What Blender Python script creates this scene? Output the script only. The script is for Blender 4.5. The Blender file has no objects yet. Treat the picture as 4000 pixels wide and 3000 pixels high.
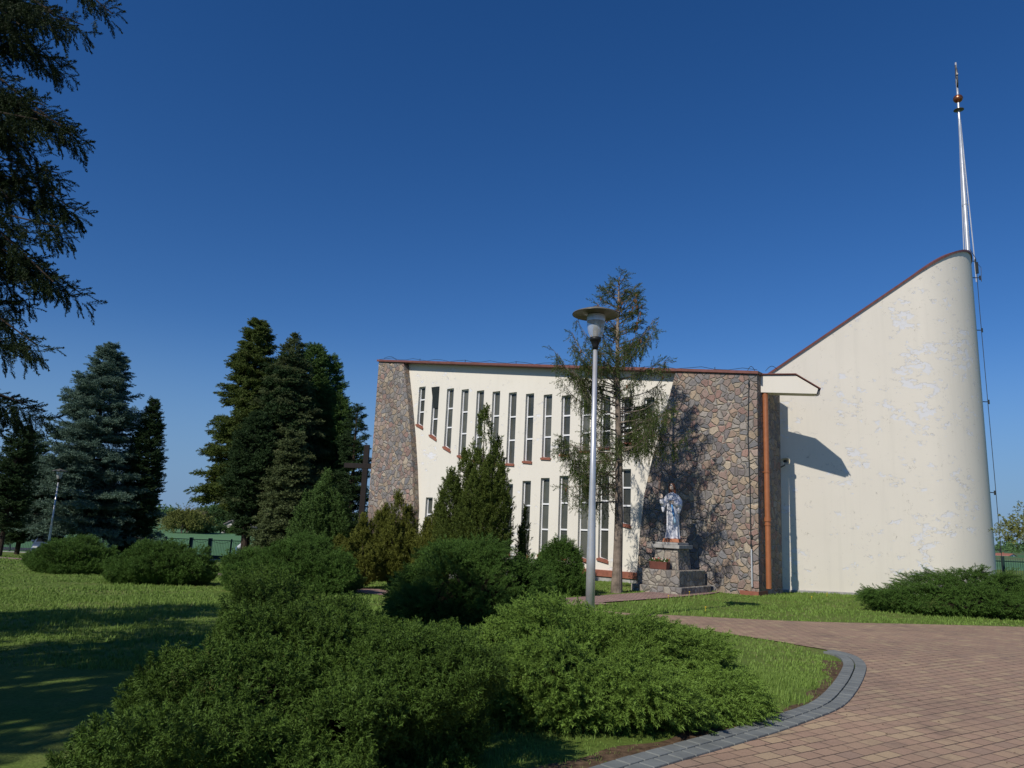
import bpy, bmesh, math, random
import numpy as np
from mathutils import Vector, Matrix
rng = np.random.default_rng(7)
random.seed(7)
S = bpy.context.scene
COL = S.collection
PI = math.pi
def R(d): return math.radians(d)

# ---------------- camera ----------------
FPX, PITCH, ROLL = 2880.0, R(11.06), R(2.43)
CAMZ = 1.6
rx = np.array([1, 0, 0.]); fw = np.array([0, math.cos(PITCH), math.sin(PITCH)]); up = np.array([0, -math.sin(PITCH), math.cos(PITCH)])
cr = math.cos(ROLL)*rx + math.sin(ROLL)*up
cu = -math.sin(ROLL)*rx + math.cos(ROLL)*up
cam = bpy.data.cameras.new('camera'); camo = bpy.data.objects.new('camera', cam); COL.objects.link(camo)
m = Matrix.Identity(4)
for i in range(3):
    m[i][0] = cr[i]; m[i][1] = cu[i]; m[i][2] = -fw[i]
m[2][3] = CAMZ
camo.matrix_world = m
cam.sensor_width = 36; cam.lens = FPX/4000*36; cam.clip_start = 0.1; cam.clip_end = 12000
S.camera = camo
# ---------------- light ----------------
SUNV = Vector((0.80, 1.0, -1.03)).normalized()      # the way the light travels
w = bpy.data.worlds.new("World"); S.world = w; w.use_nodes = True
nt = w.node_tree; nt.nodes.clear()
sky = nt.nodes.new('ShaderNodeTexSky'); sky.sky_type = 'NISHITA'; sky.sun_disc = False
sky.sun_elevation = math.asin(-SUNV.z); sky.sun_rotation = math.atan2(-SUNV.x, -SUNV.y)
sky.air_density = 1.0; sky.dust_density = 0.05; sky.ozone_density = 3.0; sky.altitude = 300
bg = nt.nodes.new('ShaderNodeBackground'); bg.inputs['Strength'].default_value = 0.078
ow = nt.nodes.new('ShaderNodeOutputWorld')
hsv = nt.nodes.new('ShaderNodeHueSaturation'); hsv.inputs['Saturation'].default_value = 1.28
nt.links.new(sky.outputs[0], hsv.inputs['Color']); tn = nt.nodes.new('ShaderNodeMix'); tn.data_type = 'RGBA'; tn.blend_type = 'MULTIPLY'; tn.inputs[0].default_value = 1; tn.inputs[7].default_value = (.80, .89, 1.13, 1)
nt.links.new(hsv.outputs[0], tn.inputs[6]); tcw = nt.nodes.new('ShaderNodeTexCoord'); sxw = nt.nodes.new('ShaderNodeSeparateXYZ'); mr = nt.nodes.new('ShaderNodeMapRange'); mr.interpolation_type = 'SMOOTHSTEP'
mr.inputs['From Min'].default_value = .0; mr.inputs['From Max'].default_value = .26; mr.inputs['To Min'].default_value = .85; mr.inputs['To Max'].default_value = 0
hz_ = nt.nodes.new('ShaderNodeMix'); hz_.data_type = 'RGBA'; hz_.inputs[7].default_value = (1.9, 3.6, 6.4, 1)
nt.links.new(tcw.outputs['Generated'], sxw.inputs[0]); nt.links.new(sxw.outputs[2], mr.inputs[0]); nt.links.new(mr.outputs[0], hz_.inputs[0]); nt.links.new(tn.outputs[2], hz_.inputs[6]); nt.links.new(hz_.outputs[2], bg.inputs[0]); nt.links.new(bg.outputs[0], ow.inputs[0])
sl = bpy.data.lights.new('sun', 'SUN'); sl.energy = 4.0; sl.angle = R(0.5); sl.color = (1, .95, .87)
so = bpy.data.objects.new('sun', sl); COL.objects.link(so)
so.rotation_euler = SUNV.to_track_quat('-Z', 'Y').to_euler()
S.view_settings.view_transform = 'Standard'; S.view_settings.look = 'None'
S.view_settings.exposure = 0; S.view_settings.gamma = 1

# ---------------- measuring helpers (photo pixel -> ray -> place at a stated distance) ----------------
def ray(px, py):
    u = (px-2000)/FPX; v = (1500-py)/FPX
    return u*cr + v*cu + fw
def atY(px, py, Y):
    d = ray(px, py); k = Y/d[1]
    return np.array([d[0]*k, Y, CAMZ + d[2]*k])
def sm(t):
    t = np.clip(t, 0, 1); return t*t*(3-2*t)
def gz(x, y):
    x = np.asarray(x, float); y = np.asarray(y, float)
    t = np.clip((y-14)/50, 0, 1)
    wl = np.maximum(sm((4-x)/10), sm((y-60)/50))
    return -2.0*t*wl - 0.09*sm((y-10)/10) + 0.012*np.sin(x*.9+1)*np.sin(y*.7) * (y < 60)
def onG(px, py):
    d = ray(px, py); k = 1.0
    lo, hi = 0.5, 4000.
    for _ in range(60):
        mid = (lo+hi)/2; p = d*mid
        if CAMZ + p[2] > gz(p[0], p[1]): lo = mid
        else: hi = mid
    p = d*lo; return np.array([p[0], p[1], CAMZ+p[2]])
# ---------------- object helpers ----------------
def T(o, label=None, cat=None, group=None, kind=None):
    if label: o['label'] = label
    if cat: o['category'] = cat
    if group: o['group'] = group
    if kind: o['kind'] = kind
    return o
def empty(name, loc, rz=0):
    o = bpy.data.objects.new(name, None); COL.objects.link(o); o.location = loc; o.rotation_euler = (0, 0, rz)
    o.empty_display_size = .2
    return o
class MB:
    def __init__(s, org=(0, 0, 0)): s.v = []; s.f = []; s.o = np.array(org, float)
    def add(s, vs, fs):
        b = len(s.v); s.v += [tuple(np.array(p, float)-s.o) for p in vs]; s.f += [tuple(i+b for i in f) for f in fs]
    def box(s, x0, x1, y0, y1, z0, z1):
        s.add([(x0,y0,z0),(x1,y0,z0),(x1,y1,z0),(x0,y1,z0),(x0,y0,z1),(x1,y0,z1),(x1,y1,z1),(x0,y1,z1)],
              [(0,3,2,1),(4,5,6,7),(0,1,5,4),(1,2,6,5),(2,3,7,6),(3,0,4,7)])
    def hexa(s, b, t):   # bottom quad, top quad
        s.add(list(b)+list(t), [(3,2,1,0),(4,5,6,7),(0,1,5,4),(1,2,6,5),(2,3,7,6),(3,0,4,7)])
    def prism(s, poly, fr, bk):  # poly list, functions mapping to front/back
        n = len(poly); a = [fr(p) for p in poly]; b = [bk(p) for p in poly]
        s.add(a+b, [tuple(range(n)), tuple(range(2*n-1, n-1, -1))] + [(i, i+n, (i+1) % n+n, (i+1) % n) for i in range(n)])
    def tube(s, pts, rads, n=8, cap=True):
        pts = [np.array(p, float) for p in pts]
        if np.isscalar(rads): rads = [rads]*len(pts)
        rings = []
        prev = None
        for i, p in enumerate(pts):
            d = pts[min(i+1, len(pts)-1)] - pts[max(i-1, 0)]; d = d/(np.linalg.norm(d)+1e-9)
            if prev is None:
                a = np.array([0, 0, 1.]) if abs(d[2]) < .9 else np.array([1., 0, 0])
            else: a = prev
            a = a - d*np.dot(a, d); a /= np.linalg.norm(a)+1e-9; prev = a; b = np.cross(d, a)
            rings.append([p + rads[i]*(math.cos(2*PI*k/n)*a + math.sin(2*PI*k/n)*b) for k in range(n)])
        vs = [q for r in rings for q in r]; fs = []
        for i in range(len(pts)-1):
            for k in range(n):
                fs.append((i*n+k, i*n+(k+1) % n, (i+1)*n+(k+1) % n, (i+1)*n+k))
        if cap: fs.append(tuple(range(n-1, -1, -1))); fs.append(tuple((len(pts)-1)*n+k for k in range(n)))
        s.add(vs, fs)
    def lathe(s, c, prof, n=24, sx=1, sy=1, cap=True):
        vs = []; fs = []
        for r, z in prof:
            for k in range(n): vs.append((c[0]+sx*r*math.cos(2*PI*k/n), c[1]+sy*r*math.sin(2*PI*k/n), c[2]+z))
        for i in range(len(prof)-1):
            for k in range(n): fs.append((i*n+k, i*n+(k+1) % n, (i+1)*n+(k+1) % n, (i+1)*n+k))
        if cap: fs.append(tuple(range(n-1, -1, -1))); fs.append(tuple((len(prof)-1)*n+k for k in range(n)))
        s.add(vs, fs)
    def ball(s, c, r, n=12, m=8, sc=(1, 1, 1)):
        s.lathe(c, [(max(1e-3, r*math.sin(PI*i/m))*1, -r*sc[2]*math.cos(PI*i/m)) for i in range(m+1)], n, sc[0], sc[1])
    def build(s, name, mat, parent=None, loc=None, smooth=False, bevel=0):
        me = bpy.data.meshes.new(name); me.from_pydata([tuple(map(float, v)) for v in s.v], [], s.f)
        bm = bmesh.new(); bm.from_mesh(me); bmesh.ops.recalc_face_normals(bm, faces=bm.faces); bm.to_mesh(me); bm.free()
        me.materials.append(mat)
        if smooth: me.shade_smooth()
        o = bpy.data.objects.new(name, me); COL.objects.link(o)
        if parent: o.parent = parent
        elif loc is None: o.location = tuple(s.o)
        if loc is not None: o.location = loc
        if bevel:
            b = o.modifiers.new('b', 'BEVEL'); b.width = bevel; b.segments = 2; b.limit_method = 'ANGLE'
        return o
def npmesh(name, V, F, mat, parent=None, loc=(0, 0, 0), attrs=None):
    me = bpy.data.meshes.new(name); V = np.ascontiguousarray(V, np.float32); F = np.ascontiguousarray(F, np.int32)
    k = F.shape[1]
    me.vertices.add(len(V)); me.vertices.foreach_set('co', V.ravel())
    me.loops.add(F.size); me.loops.foreach_set('vertex_index', F.ravel())
    me.polygons.add(len(F)); me.polygons.foreach_set('loop_start', np.arange(0, F.size, k, dtype=np.int32))
    me.polygons.foreach_set('loop_total', np.full(len(F), k, np.int32))
    me.update(calc_edges=True)
    for n_, a in (attrs or {}).items():
        at = me.attributes.new(n_, 'FLOAT', 'POINT'); at.data.foreach_set('value', np.ascontiguousarray(a, np.float32))
    me.materials.append(mat)
    o = bpy.data.objects.new(name, me); COL.objects.link(o); o.location = loc
    if parent: o.parent = parent
    return o

# ---------------- materials ----------------
class NT:
    def __init__(s, name):
        s.m = bpy.data.materials.new(name); s.m.use_nodes = True; s.t = s.m.node_tree; s.n = s.t.nodes
        s.b = s.n['Principled BSDF']
    def new(s, t, **k):
        x = s.n.new('ShaderNode'+t)
        for a, v in k.items(): setattr(x, a, v)
        return x
    def set(s, node, i, v):
        if hasattr(v, 'bl_idname') and hasattr(v, 'outputs'): v = v.outputs[0]
        if isinstance(v, bpy.types.NodeSocket): s.t.links.new(v, node.inputs[i])
        else: node.inputs[i].default_value = v
        return node
    def coord(s, sc=1.0, rot=(0, 0, 0), kind='Object'):
        c = s.new('TexCoord'); mp = s.new('Mapping'); s.t.links.new(c.outputs[kind], mp.inputs[0])
        mp.inputs['Scale'].default_value = sc if not np.isscalar(sc) else (sc, sc, sc); mp.inputs['Rotation'].default_value = rot
        return mp.outputs[0]
    def noise(s, vec, scale, detail=4, rough=.55, out=0):
        x = s.new('TexNoise'); s.t.links.new(vec, x.inputs['Vector']); x.inputs['Scale'].default_value = scale
        x.inputs['Detail'].default_value = detail; x.inputs['Roughness'].default_value = rough
        return x.outputs[out]
    def ramp(s, fac, stops, interp='LINEAR'):
        x = s.new('ValToRGB'); s.t.links.new(fac, x.inputs[0]); x.color_ramp.interpolation = interp
        e = x.color_ramp.elements
        while len(e) < len(stops): e.new(.5)
        for i, (p, c) in enumerate(stops):
            e[i].position = p; e[i].color = (c, c, c, 1) if np.isscalar(c) else tuple(c)+(1,)
        return x.outputs[0]
    def mix(s, f, a, b, mode='MIX'):
        x = s.new('Mix', data_type='RGBA', blend_type=mode)
        for i, v in ((0, f), (6, a), (7, b)):
            if isinstance(v, bpy.types.NodeSocket): s.t.links.new(v, x.inputs[i])
            else: x.inputs[i].default_value = v if i == 0 else ((v, v, v, 1) if np.isscalar(v) else tuple(v)+(1,))
        return x.outputs[2]
    def math(s, op, a, b=0.):
        x = s.new('Math', operation=op)
        for i, v in ((0, a), (1, b)):
            if isinstance(v, bpy.types.NodeSocket): s.t.links.new(v, x.inputs[i])
            else: x.inputs[i].default_value = v
        return x.outputs[0]
    def bump(s, h, strength=.3, dist=.02):
        x = s.new('Bump'); s.t.links.new(h, x.inputs['Height']); x.inputs['Strength'].default_value = strength
        x.inputs['Distance'].default_value = dist; s.t.links.new(x.outputs[0], s.b.inputs['Normal'])
    def out(s, col=None, rough=.7, metal=0., spec=.3):
        if col is not None:
            if isinstance(col, bpy.types.NodeSocket): s.t.links.new(col, s.b.inputs['Base Color'])
            else: s.b.inputs['Base Color'].default_value = tuple(col)+(1,)
        if isinstance(rough, bpy.types.NodeSocket): s.t.links.new(rough, s.b.inputs['Roughness'])
        else: s.b.inputs['Roughness'].default_value = rough
        s.b.inputs['Metallic'].default_value = metal; s.b.inputs['Specular IOR Level'].default_value = spec
        return s.m
def plain(name, col, rough=.6, metal=0., spec=.3, var=.18, sc=6., bump=.1):
    t = NT(name); c = t.coord(); n = t.noise(c, sc, 5)
    v = t.ramp(n, [(.3, tuple(x*(1-var) for x in col)), (.7, tuple(min(1, x*(1+var)) for x in col))])
    if bump: t.bump(t.noise(c, sc*6, 3), bump, .01)
    return t.out(v, rough, metal, spec)
def foliage(name, dark, mid, tipc, dead=None, rough=.6):
    t = NT(name)
    a = t.new('Attribute'); a.attribute_name = 'tint'; b = t.new('Attribute'); b.attribute_name = 'tip'
    base = t.ramp(a.outputs['Fac'], [(0, dark), (.75, mid), (1, tuple(x*1.25 for x in mid))])
    if dead: base = t.ramp(a.outputs['Fac'], [(0, dark), (.8, mid), (.93, tuple(x*1.25 for x in mid)), (.955, dead)])
    nz = t.noise(t.coord(), 1.3, 3)
    base = t.mix(t.ramp(nz, [(.35, 0.), (.7, .6)]), base, t.mix(.5, base, tipc), 'MIX')
    c = t.mix(t.math('MULTIPLY', b.outputs['Fac'], .85), base, tipc)
    m_ = t.out(c, rough, 0, .15)
    tr = t.new('BsdfTranslucent'); t.t.links.new(c, tr.inputs[0])
    mx = t.new('MixShader'); mx.inputs[0].default_value = .08
    t.t.links.new(t.b.outputs[0], mx.inputs[1]); t.t.links.new(tr.outputs[0], mx.inputs[2])
    t.t.links.new(mx.outputs[0], t.n['Material Output'].inputs[0])
    return m_
M = {}
def stone(name, scale, cols, mortar, org=(0, 0, 0), bmp=.9, mw=.05):
    t = NT(name); c = t.coord()
    nz = t.new('TexNoise'); t.t.links.new(c, nz.inputs['Vector']); nz.inputs['Scale'].default_value = 2.2; nz.inputs['Detail'].default_value = 2
    ad = t.new('VectorMath', operation='MULTIPLY_ADD'); t.t.links.new(nz.outputs['Color'], ad.inputs[0]); ad.inputs[1].default_value = (.22, .22, .22); t.t.links.new(c, ad.inputs[2])
    v1 = t.new('TexVoronoi', feature='F1'); v2 = t.new('TexVoronoi', feature='DISTANCE_TO_EDGE')
    for v in (v1, v2): t.t.links.new(ad.outputs[0], v.inputs['Vector']); v.inputs['Scale'].default_value = scale; v.inputs['Randomness'].default_value = .95
    sp = t.new('SeparateColor'); t.t.links.new(v1.outputs['Color'], sp.inputs[0])
    n = len(cols); col = t.ramp(sp.outputs[0], [(i/n, k) for i, k in enumerate(cols)], 'CONSTANT')
    col = t.mix(t.math('MULTIPLY', sp.outputs[1], .55), col, t.mix(.65, col, (.03, .03, .035)), 'MIX')
    gr = t.noise(c, 22, 6, .7)
    col = t.mix(.65, col, t.ramp(gr, [(.25, .35), (.5, .85), (.75, 1.35)]), 'MULTIPLY')
    e = v2.outputs['Distance']
    mm = t.ramp(e, [(mw*.55, 1.), (mw, 0.)])
    col = t.mix(mm, col, t.mix(t.ramp(gr, [(.3, 0.), (.7, 1.)]), tuple(x*.65 for x in mortar), mortar))
    col = t.mix(t.ramp(t.noise(c, .7, 3), [(.5, 0.), (.75, .35)]), col, (.10, .09, .08))
    h = t.math('ADD', t.ramp(e, [(0, .0), (mw, .25), (mw*3.2, 1.)]), t.math('MULTIPLY', gr, .35))
    t.bump(h, bmp, .05)
    return t.out(col, .85, 0, .25)
def cream(name, base, peel=True):
    t = NT(name); c = t.coord()
    a = t.noise(c, .5, 4); col = t.ramp(a, [(.3, tuple(x*.95 for x in base)), (.7, base)])
    col = t.mix(t.ramp(t.noise(c, 30, 4, .7), [(.35, .10), (.6, 0.)]), col, tuple(x*.8 for x in base))
    st = t.new('Mapping'); t.t.links.new(c, st.inputs[0]); st.inputs['Scale'].default_value = (2.2, 2.2, .12)
    col = t.mix(t.ramp(t.noise(st.outputs[0], 1.6, 5, .65), [(.52, 0.), (.8, .14)]), col, (.42, .40, .34))
    fine = t.noise(c, 55, 3)
    h = t.math('MULTIPLY', fine, .08)
    if peel:
        sq = t.new('Mapping'); t.t.links.new(c, sq.inputs[0]); sq.inputs['Scale'].default_value = (.75, .75, 1.25)
        pa = t.noise(c, .55, 3); pb = t.noise(sq.outputs[0], 3.4, 9, .68); pc = t.math('ADD', t.math('MULTIPLY', pa, .65), pb)
        th = .925+(1-peel)*.09
        mask = t.ramp(pc, [((th)/1.6, 0.), ((th+.012)/1.6, 1.)]) if False else t.ramp(t.math('SUBTRACT', pc, th-.5), [(.5, 0.), (.512, 1.)])
        col = t.mix(t.math('MULTIPLY', mask, .8), col, (.73, .725, .74))
        rim = t.ramp(t.math('SUBTRACT', pc, th-.5), [(.488, 0.), (.5, 1.), (.510, 0.)])
        rimn = t.ramp(t.noise(c, 2.3, 3), [(.45, 0.), (.6, .75)])
        col = t.mix(t.math('MULTIPLY', rim, rimn), col, (.30, .27, .22))
        # hairline cracks and curled flakes
        cv = t.new('TexVoronoi', feature='DISTANCE_TO_EDGE'); dn = t.new('TexNoise'); t.t.links.new(c, dn.inputs['Vector']); dn.inputs['Scale'].default_value = 7; dn.inputs['Detail'].default_value = 4
        ad = t.new('VectorMath', operation='MULTIPLY_ADD'); t.t.links.new(dn.outputs['Color'], ad.inputs[0]); ad.inputs[1].default_value = (.25, .25, .25); t.t.links.new(c, ad.inputs[2])
        t.t.links.new(ad.outputs[0], cv.inputs['Vector']); cv.inputs['Scale'].default_value = 5.5
        ck = t.math('MULTIPLY', t.ramp(cv.outputs['Distance'], [(.006, 1.), (.022, 0.)]), t.ramp(t.noise(c, 2.6, 6, .8), [(.585+(1-peel)*.08, 0.), (.61+(1-peel)*.08, 1.)]))
        col = t.mix(t.math('MULTIPLY', ck, .75), col, (.22, .20, .16))
        h = t.math('ADD', h, t.math('SUBTRACT', t.math('MULTIPLY', ck, .8), t.math('MULTIPLY', mask, .5)))
    t.bump(h, .5, .02)
    return t.out(col, .8, 0, .2)
STC = [(.27,.17,.14), (.20,.19,.19), (.33,.22,.15), (.16,.14,.15), (.38,.28,.18), (.24,.19,.17), (.30,.27,.24), (.29,.15,.12), (.14,.15,.17), (.33,.24,.20), (.42,.34,.24)]
STC = [tuple(1.32*(.62*a+.38*b) for a, b in zip(c, (.255,.22,.185))) for c in STC]
M['stone'] = stone('rubble_stone', 4.7, STC, (.43, .39, .32), mw=.034)
M['stone_pale'] = stone('pale_rubble_stone', 5.2, [(.40,.36,.30), (.30,.28,.26), (.46,.42,.34), (.34,.30,.25), (.42,.35,.28)], (.20, .18, .16), bmp=.6)
M['cream'] = cream('cream_render', (.80, .735, .625), 1.)
M['cream_smooth'] = cream('cream_render_hall', (.75, .70, .605), .25)
M['red_trim'] = plain('red_brown_sheet_metal', (.17, .065, .05), .5, 0, .4)
M['plinth'] = plain('red_brown_plinth_paint', (.26, .095, .06), .7)
M['pipe'] = plain('orange_brown_downpipe', (.33, .12, .05), .45, 0, .4, .12)
M['white_frame'] = plain('white_window_frame', (.78, .78, .78), .4, 0, .5, .05)
M['steel'] = plain('brushed_galvanised_steel', (.62, .62, .62), .38, .55, .5, .12, 3, .05)
M['steel_pale'] = plain('pale_painted_steel', (.62, .63, .64), .4, .4, .5, .08, 3, .03)
M['dark_metal'] = plain('dark_painted_metal', (.03, .035, .035), .5, .2, .5)
M['copper'] = plain('copper_ball', (.32, .12, .06), .3, .8, .5, .2)
M['grey_metal'] = plain('weathered_grey_metal', (.14, .13, .12), .45, .6, .5, .3)
def _glass():
    t = NT('dull_window_glass'); c = t.coord(); n = t.noise(c, 1.2, 4)
    oi = t.new('ObjectInfo'); cc = t.mix(1., t.ramp(n, [(.3, (.05, .055, .045)), (.7, (.10, .10, .085))]), t.ramp(oi.outputs['Random'], [(0, .55), (1, 1.5)]), 'MULTIPLY')
    return t.out(cc, t.ramp(n, [(.3, .12), (.7, .3)]), 0, .5)
M['glass'] = _glass()
M['bark'] = plain('grey_brown_bark', (.20, .16, .125), .95, 0, .1, .5, 5, .9)
M['bark_dark'] = plain('dark_bark', (.05, .038, .028), .95, 0, .1, .5, 7, .9)
M['concrete'] = plain('grey_concrete', (.33, .32, .30), .9, 0, .2, .25, 5, .3)
def _ground():
    t = NT('lawn_and_fields'); c = t.coord()
    a = t.noise(c, .6, 5, .6); b = t.noise(c, 30, 4, .7)
    g = t.ramp(a, [(.3, (.09, .135, .024)), (.5, (.12, .17, .034)), (.72, (.18, .19, .06))])
    g = t.mix(.5, g, t.ramp(b, [(.3, .45), (.7, 1.4)]), 'MULTIPLY')
    sx = t.new('SeparateXYZ'); t.t.links.new(c, sx.inputs[0])
    f = t.ramp(t.noise(c, .02, 4), [(.35, (.085, .18, .085)), (.65, (.12, .225, .105))])
    f = t.mix(.4, f, t.ramp(t.noise(c, 2.2, 4, .7), [(.3, .6), (.7, 1.3)]), 'MULTIPLY')
    far = t.ramp(t.noise(c, .0035, 3), [(.4, (.07, .15, .06)), (.5, (.14, .16, .07)), (.58, (.05, .10, .045))])
    f = t.mix(t.ramp(t.math('MULTIPLY', sx.outputs[1], 1/1000), [(.22, 0.), (.30, 1.)]), f, far)
    k = t.ramp(t.math('MULTIPLY', sx.outputs[1], 1/1000), [(.0655, 0.), (.0665, 1.)])
    t.bump(b, .5, .03)
    return t.out(t.mix(k, g, f), .95, 0, .1)
M['ground'] = _ground()
def _pavers(name, cols, bw, bh, rot, mortar=(.04, .03, .025), dull=.3):
    t = NT(name); c = t.coord(1, (0, 0, rot))
    nz = t.new('TexNoise'); t.t.links.new(c, nz.inputs['Vector']); nz.inputs['Scale'].default_value = .8
    ad = t.new('VectorMath', operation='MULTIPLY_ADD'); t.t.links.new(nz.outputs['Color'], ad.inputs[0]); ad.inputs[1].default_value = (.05, .05, 0); t.t.links.new(c, ad.inputs[2])
    b = t.new('TexBrick'); t.t.links.new(ad.outputs[0], b.inputs['Vector'])
    b.inputs['Scale'].default_value = 1; b.inputs['Brick Width'].default_value = bw; b.inputs['Row Height'].default_value = bh
    b.inputs['Mortar Size'].default_value = .007; b.inputs['Mortar Smooth'].default_value = .35; b.inputs['Bias'].default_value = 0
    b.inputs['Color1'].default_value = (0, 0, 0, 1); b.inputs['Color2'].default_value = (1, 1, 1, 1); b.inputs['Mortar'].default_value = (.5, .5, .5, 1)
    b.offset = .5
    sp = t.new('SeparateColor'); t.t.links.new(b.outputs['Color'], sp.inputs[0])
    n = len(cols); col = t.ramp(sp.outputs[0], [((i+.5)/n, k) for i, k in enumerate(cols)])
    big = t.noise(c, .35, 4, .6)
    col = t.mix(dull, col, t.ramp(big, [(.3, (.5, .46, .46)), (.7, (1.25, 1.15, 1.05))]), 'MULTIPLY')
    g = t.noise(c, 60, 4, .7)
    col = t.mix(.4, col, t.ramp(g, [(.3, .6), (.7, 1.3)]), 'MULTIPLY')
    j = b.outputs['Fac']
    st_ = t.ramp(t.noise(c, 1.7, 6, .7), [(.52, 0.), (.72, .55)]); col = t.mix(st_, col, (.13, .095, .075))
    ms = t.ramp(t.noise(c, 140, 2), [(.70, 0.), (.74, .6)]); col = t.mix(ms, col, (.05, .045, .03))
    jw = t.math('MULTIPLY', j, t.ramp(t.noise(c, .9, 3), [(.35, .55), (.65, 1.)]))
    col = t.mix(jw, col, mortar)
    t.bump(t.math('SUBTRACT', t.math('MULTIPLY', g, .15), j), .8, .006)
    return t.out(col, .85, 0, .25)
M['pavers'] = _pavers('brick_pavers', [(.365,.245,.17), (.42,.29,.19), (.34,.235,.17), (.46,.34,.21), (.375,.25,.175), (.40,.27,.185)], .20, .135, R(-32))
M['path_pavers'] = _pavers('pink_path_pavers', [(.36,.235,.20), (.39,.26,.22), (.33,.22,.19)], .20, .10, R(15))
M['kerb'] = plain('grey_kerb_pavers', (.175, .185, .175), .85, 0, .25, .18, 4, .4)
M['soil'] = plain('dry_needle_litter', (.115, .075, .045), .95, 0, .1, .6, 14, .9)
M['asphalt'] = plain('asphalt', (.05, .052, .055), .9)
# ================= GROUND =================
def spread(a, b, n, far, m_):
    core = np.linspace(a, b, n); k = (np.geomspace(1, far, m_)-1)
    return core, k
cx_, kk = spread(-26, 26, 150, 4000, 34); xs = np.concatenate([-26-kk[1:][::-1], cx_, 26+kk[1:]])
cy_, kk = spread(-6, 68, 200, 5200, 40); ys = np.concatenate([[-60, -30, -15], cy_, 68+kk[1:]])
X, Y = np.meshgrid(xs, ys); Z = gz(X, Y)
n0, n1 = X.shape
idx = np.arange(n0*n1).reshape(n0, n1)
F = np.stack([idx[:-1, :-1], idx[:-1, 1:], idx[1:, 1:], idx[1:, :-1]], -1).reshape(-1, 4)
g = npmesh('ground', np.stack([X, Y, Z], -1).reshape(-1, 3), F, M['ground']); T(g, kind='structure')
g.data.shade_smooth()

def sheet(name, poly, mat, lift, kind='structure', res=.5, loc=(0, 0, 0)):
    """polygon in plan, cut into a grid, draped on the ground"""
    bm = bmesh.new(); vs = [bm.verts.new((p[0], p[1], 0)) for p in poly]; bm.faces.new(vs)
    xs_ = [p[0] for p in poly]; ys_ = [p[1] for p in poly]
    for ax, lo, hi in ((0, min(xs_), max(xs_)), (1, min(ys_), max(ys_))):
        k = math.ceil(lo/res)*res
        while k < hi:
            co = [0, 0, 0]; no = [0, 0, 0]; co[ax] = k; no[ax] = 1
            bmesh.ops.bisect_plane(bm, geom=bm.verts[:]+bm.edges[:]+bm.faces[:], plane_co=co, plane_no=no); k += res
    for v in bm.verts: v.co.z = float(gz(v.co.x, v.co.y)) + lift
    bmesh.ops.recalc_face_normals(bm, faces=bm.faces)
    me = bpy.data.meshes.new(name); bm.to_mesh(me); bm.free(); me.materials.append(mat)
    if me.polygons[0].normal.z < 0: me.flip_normals()
    o = bpy.data.objects.new(name, me); COL.objects.link(o); T(o, kind=kind); return o
def smooth_line(P, n=8):
    P = [np.array(p, float) for p in P]; out = []
    for i in range(len(P)-1):
        a = P[max(i-1, 0)]; b = P[i]; c = P[i+1]; d = P[min(i+2, len(P)-1)]
        for k in range(n):
            t = k/n; out.append(.5*((2*b)+(-a+c)*t+(2*a-5*b+4*c-d)*t*t+(-a+3*b-3*c+d)*t**3))
    out.append(P[-1]); return out
kerb_px = [(2250,3120), (2598,3000), (3000,2880), (3140,2832), (3285,2772), (3345,2710), (3378,2645), (3381,2600), (3335,2566), (3240,2543), (3130,2524), (3000,2502), (2800,2470), (2610,2432)]
kerb_out = smooth_line([onG(*p)[:2] for p in kerb_px], 8)
top_px = [(2200,2368), (2420,2394), (2578,2403), (3000,2424), (3500,2438), (4000,2451), (4500,2462)]
dtop = smooth_line([onG(*p)[:2] for p in top_px], 4)
drive_poly = [tuple(p) for p in dtop] + [(24, 12), (24, -6), (-4, -6), (-3.0, 1.2)] + [tuple(p) for p in kerb_out]
driveway = sheet('driveway', drive_poly, M['pavers'], .012)
def strip(name, pts, width, mat, lift):
    C = smooth_line(pts, 6); L = []; Rr = []
    for i, p in enumerate(C):
        d = C[min(i+1, len(C)-1)]-C[max(i-1, 0)]; d = d/np.linalg.norm(d); nn = np.array([-d[1], d[0]])
        w_ = width[min(int(i/6), len(width)-1)] if not np.isscalar(width) else width
        L.append(p+nn*w_/2); Rr.append(p-nn*w_/2)
    V = []; F_ = []
    K = 4
    for i in range(len(C)):
        for k in range(K+1):
            q = L[i]+(Rr[i]-L[i])*k/K; V.append((q[0], q[1], float(gz(*q))+lift))
    for i in range(len(C)-1):
        for k in range(K): a = i*(K+1)+k; F_.append((a, a+1, a+K+2, a+K+1))
    mb = MB(); mb.add(V, F_); o = mb.build(name, mat); T(o, kind='structure'); return o
pathL = [onG(2330,2352)[:2], onG(2000,2350)[:2], onG(1500,2316)[:2], onG(1150,2276)[:2], onG(845,2243)[:2], onG(400,2206)[:2], onG(0,2179)[:2], onG(-500,2150)[:2]]
strip('garden_path', pathL, 1.45, M['path_pavers'], .018)
strip('statue_path', [onG(2250,2350)[:2], onG(2460,2334)[:2], onG(2690,2316)[:2], onG(2760,2300)[:2]], 1.25, M['path_pavers'], .024)
strip('gate_path', [onG(500,2186)[:2], onG(860,2187)[:2], onG(1200,2196)[:2]], 3.2, M['path_pavers'], .03)
sheet('road', [(-70, 66.6), (40, 66.6), (40, 70.5), (-70, 70.5)], M['asphalt'], .03, res=4)
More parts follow.
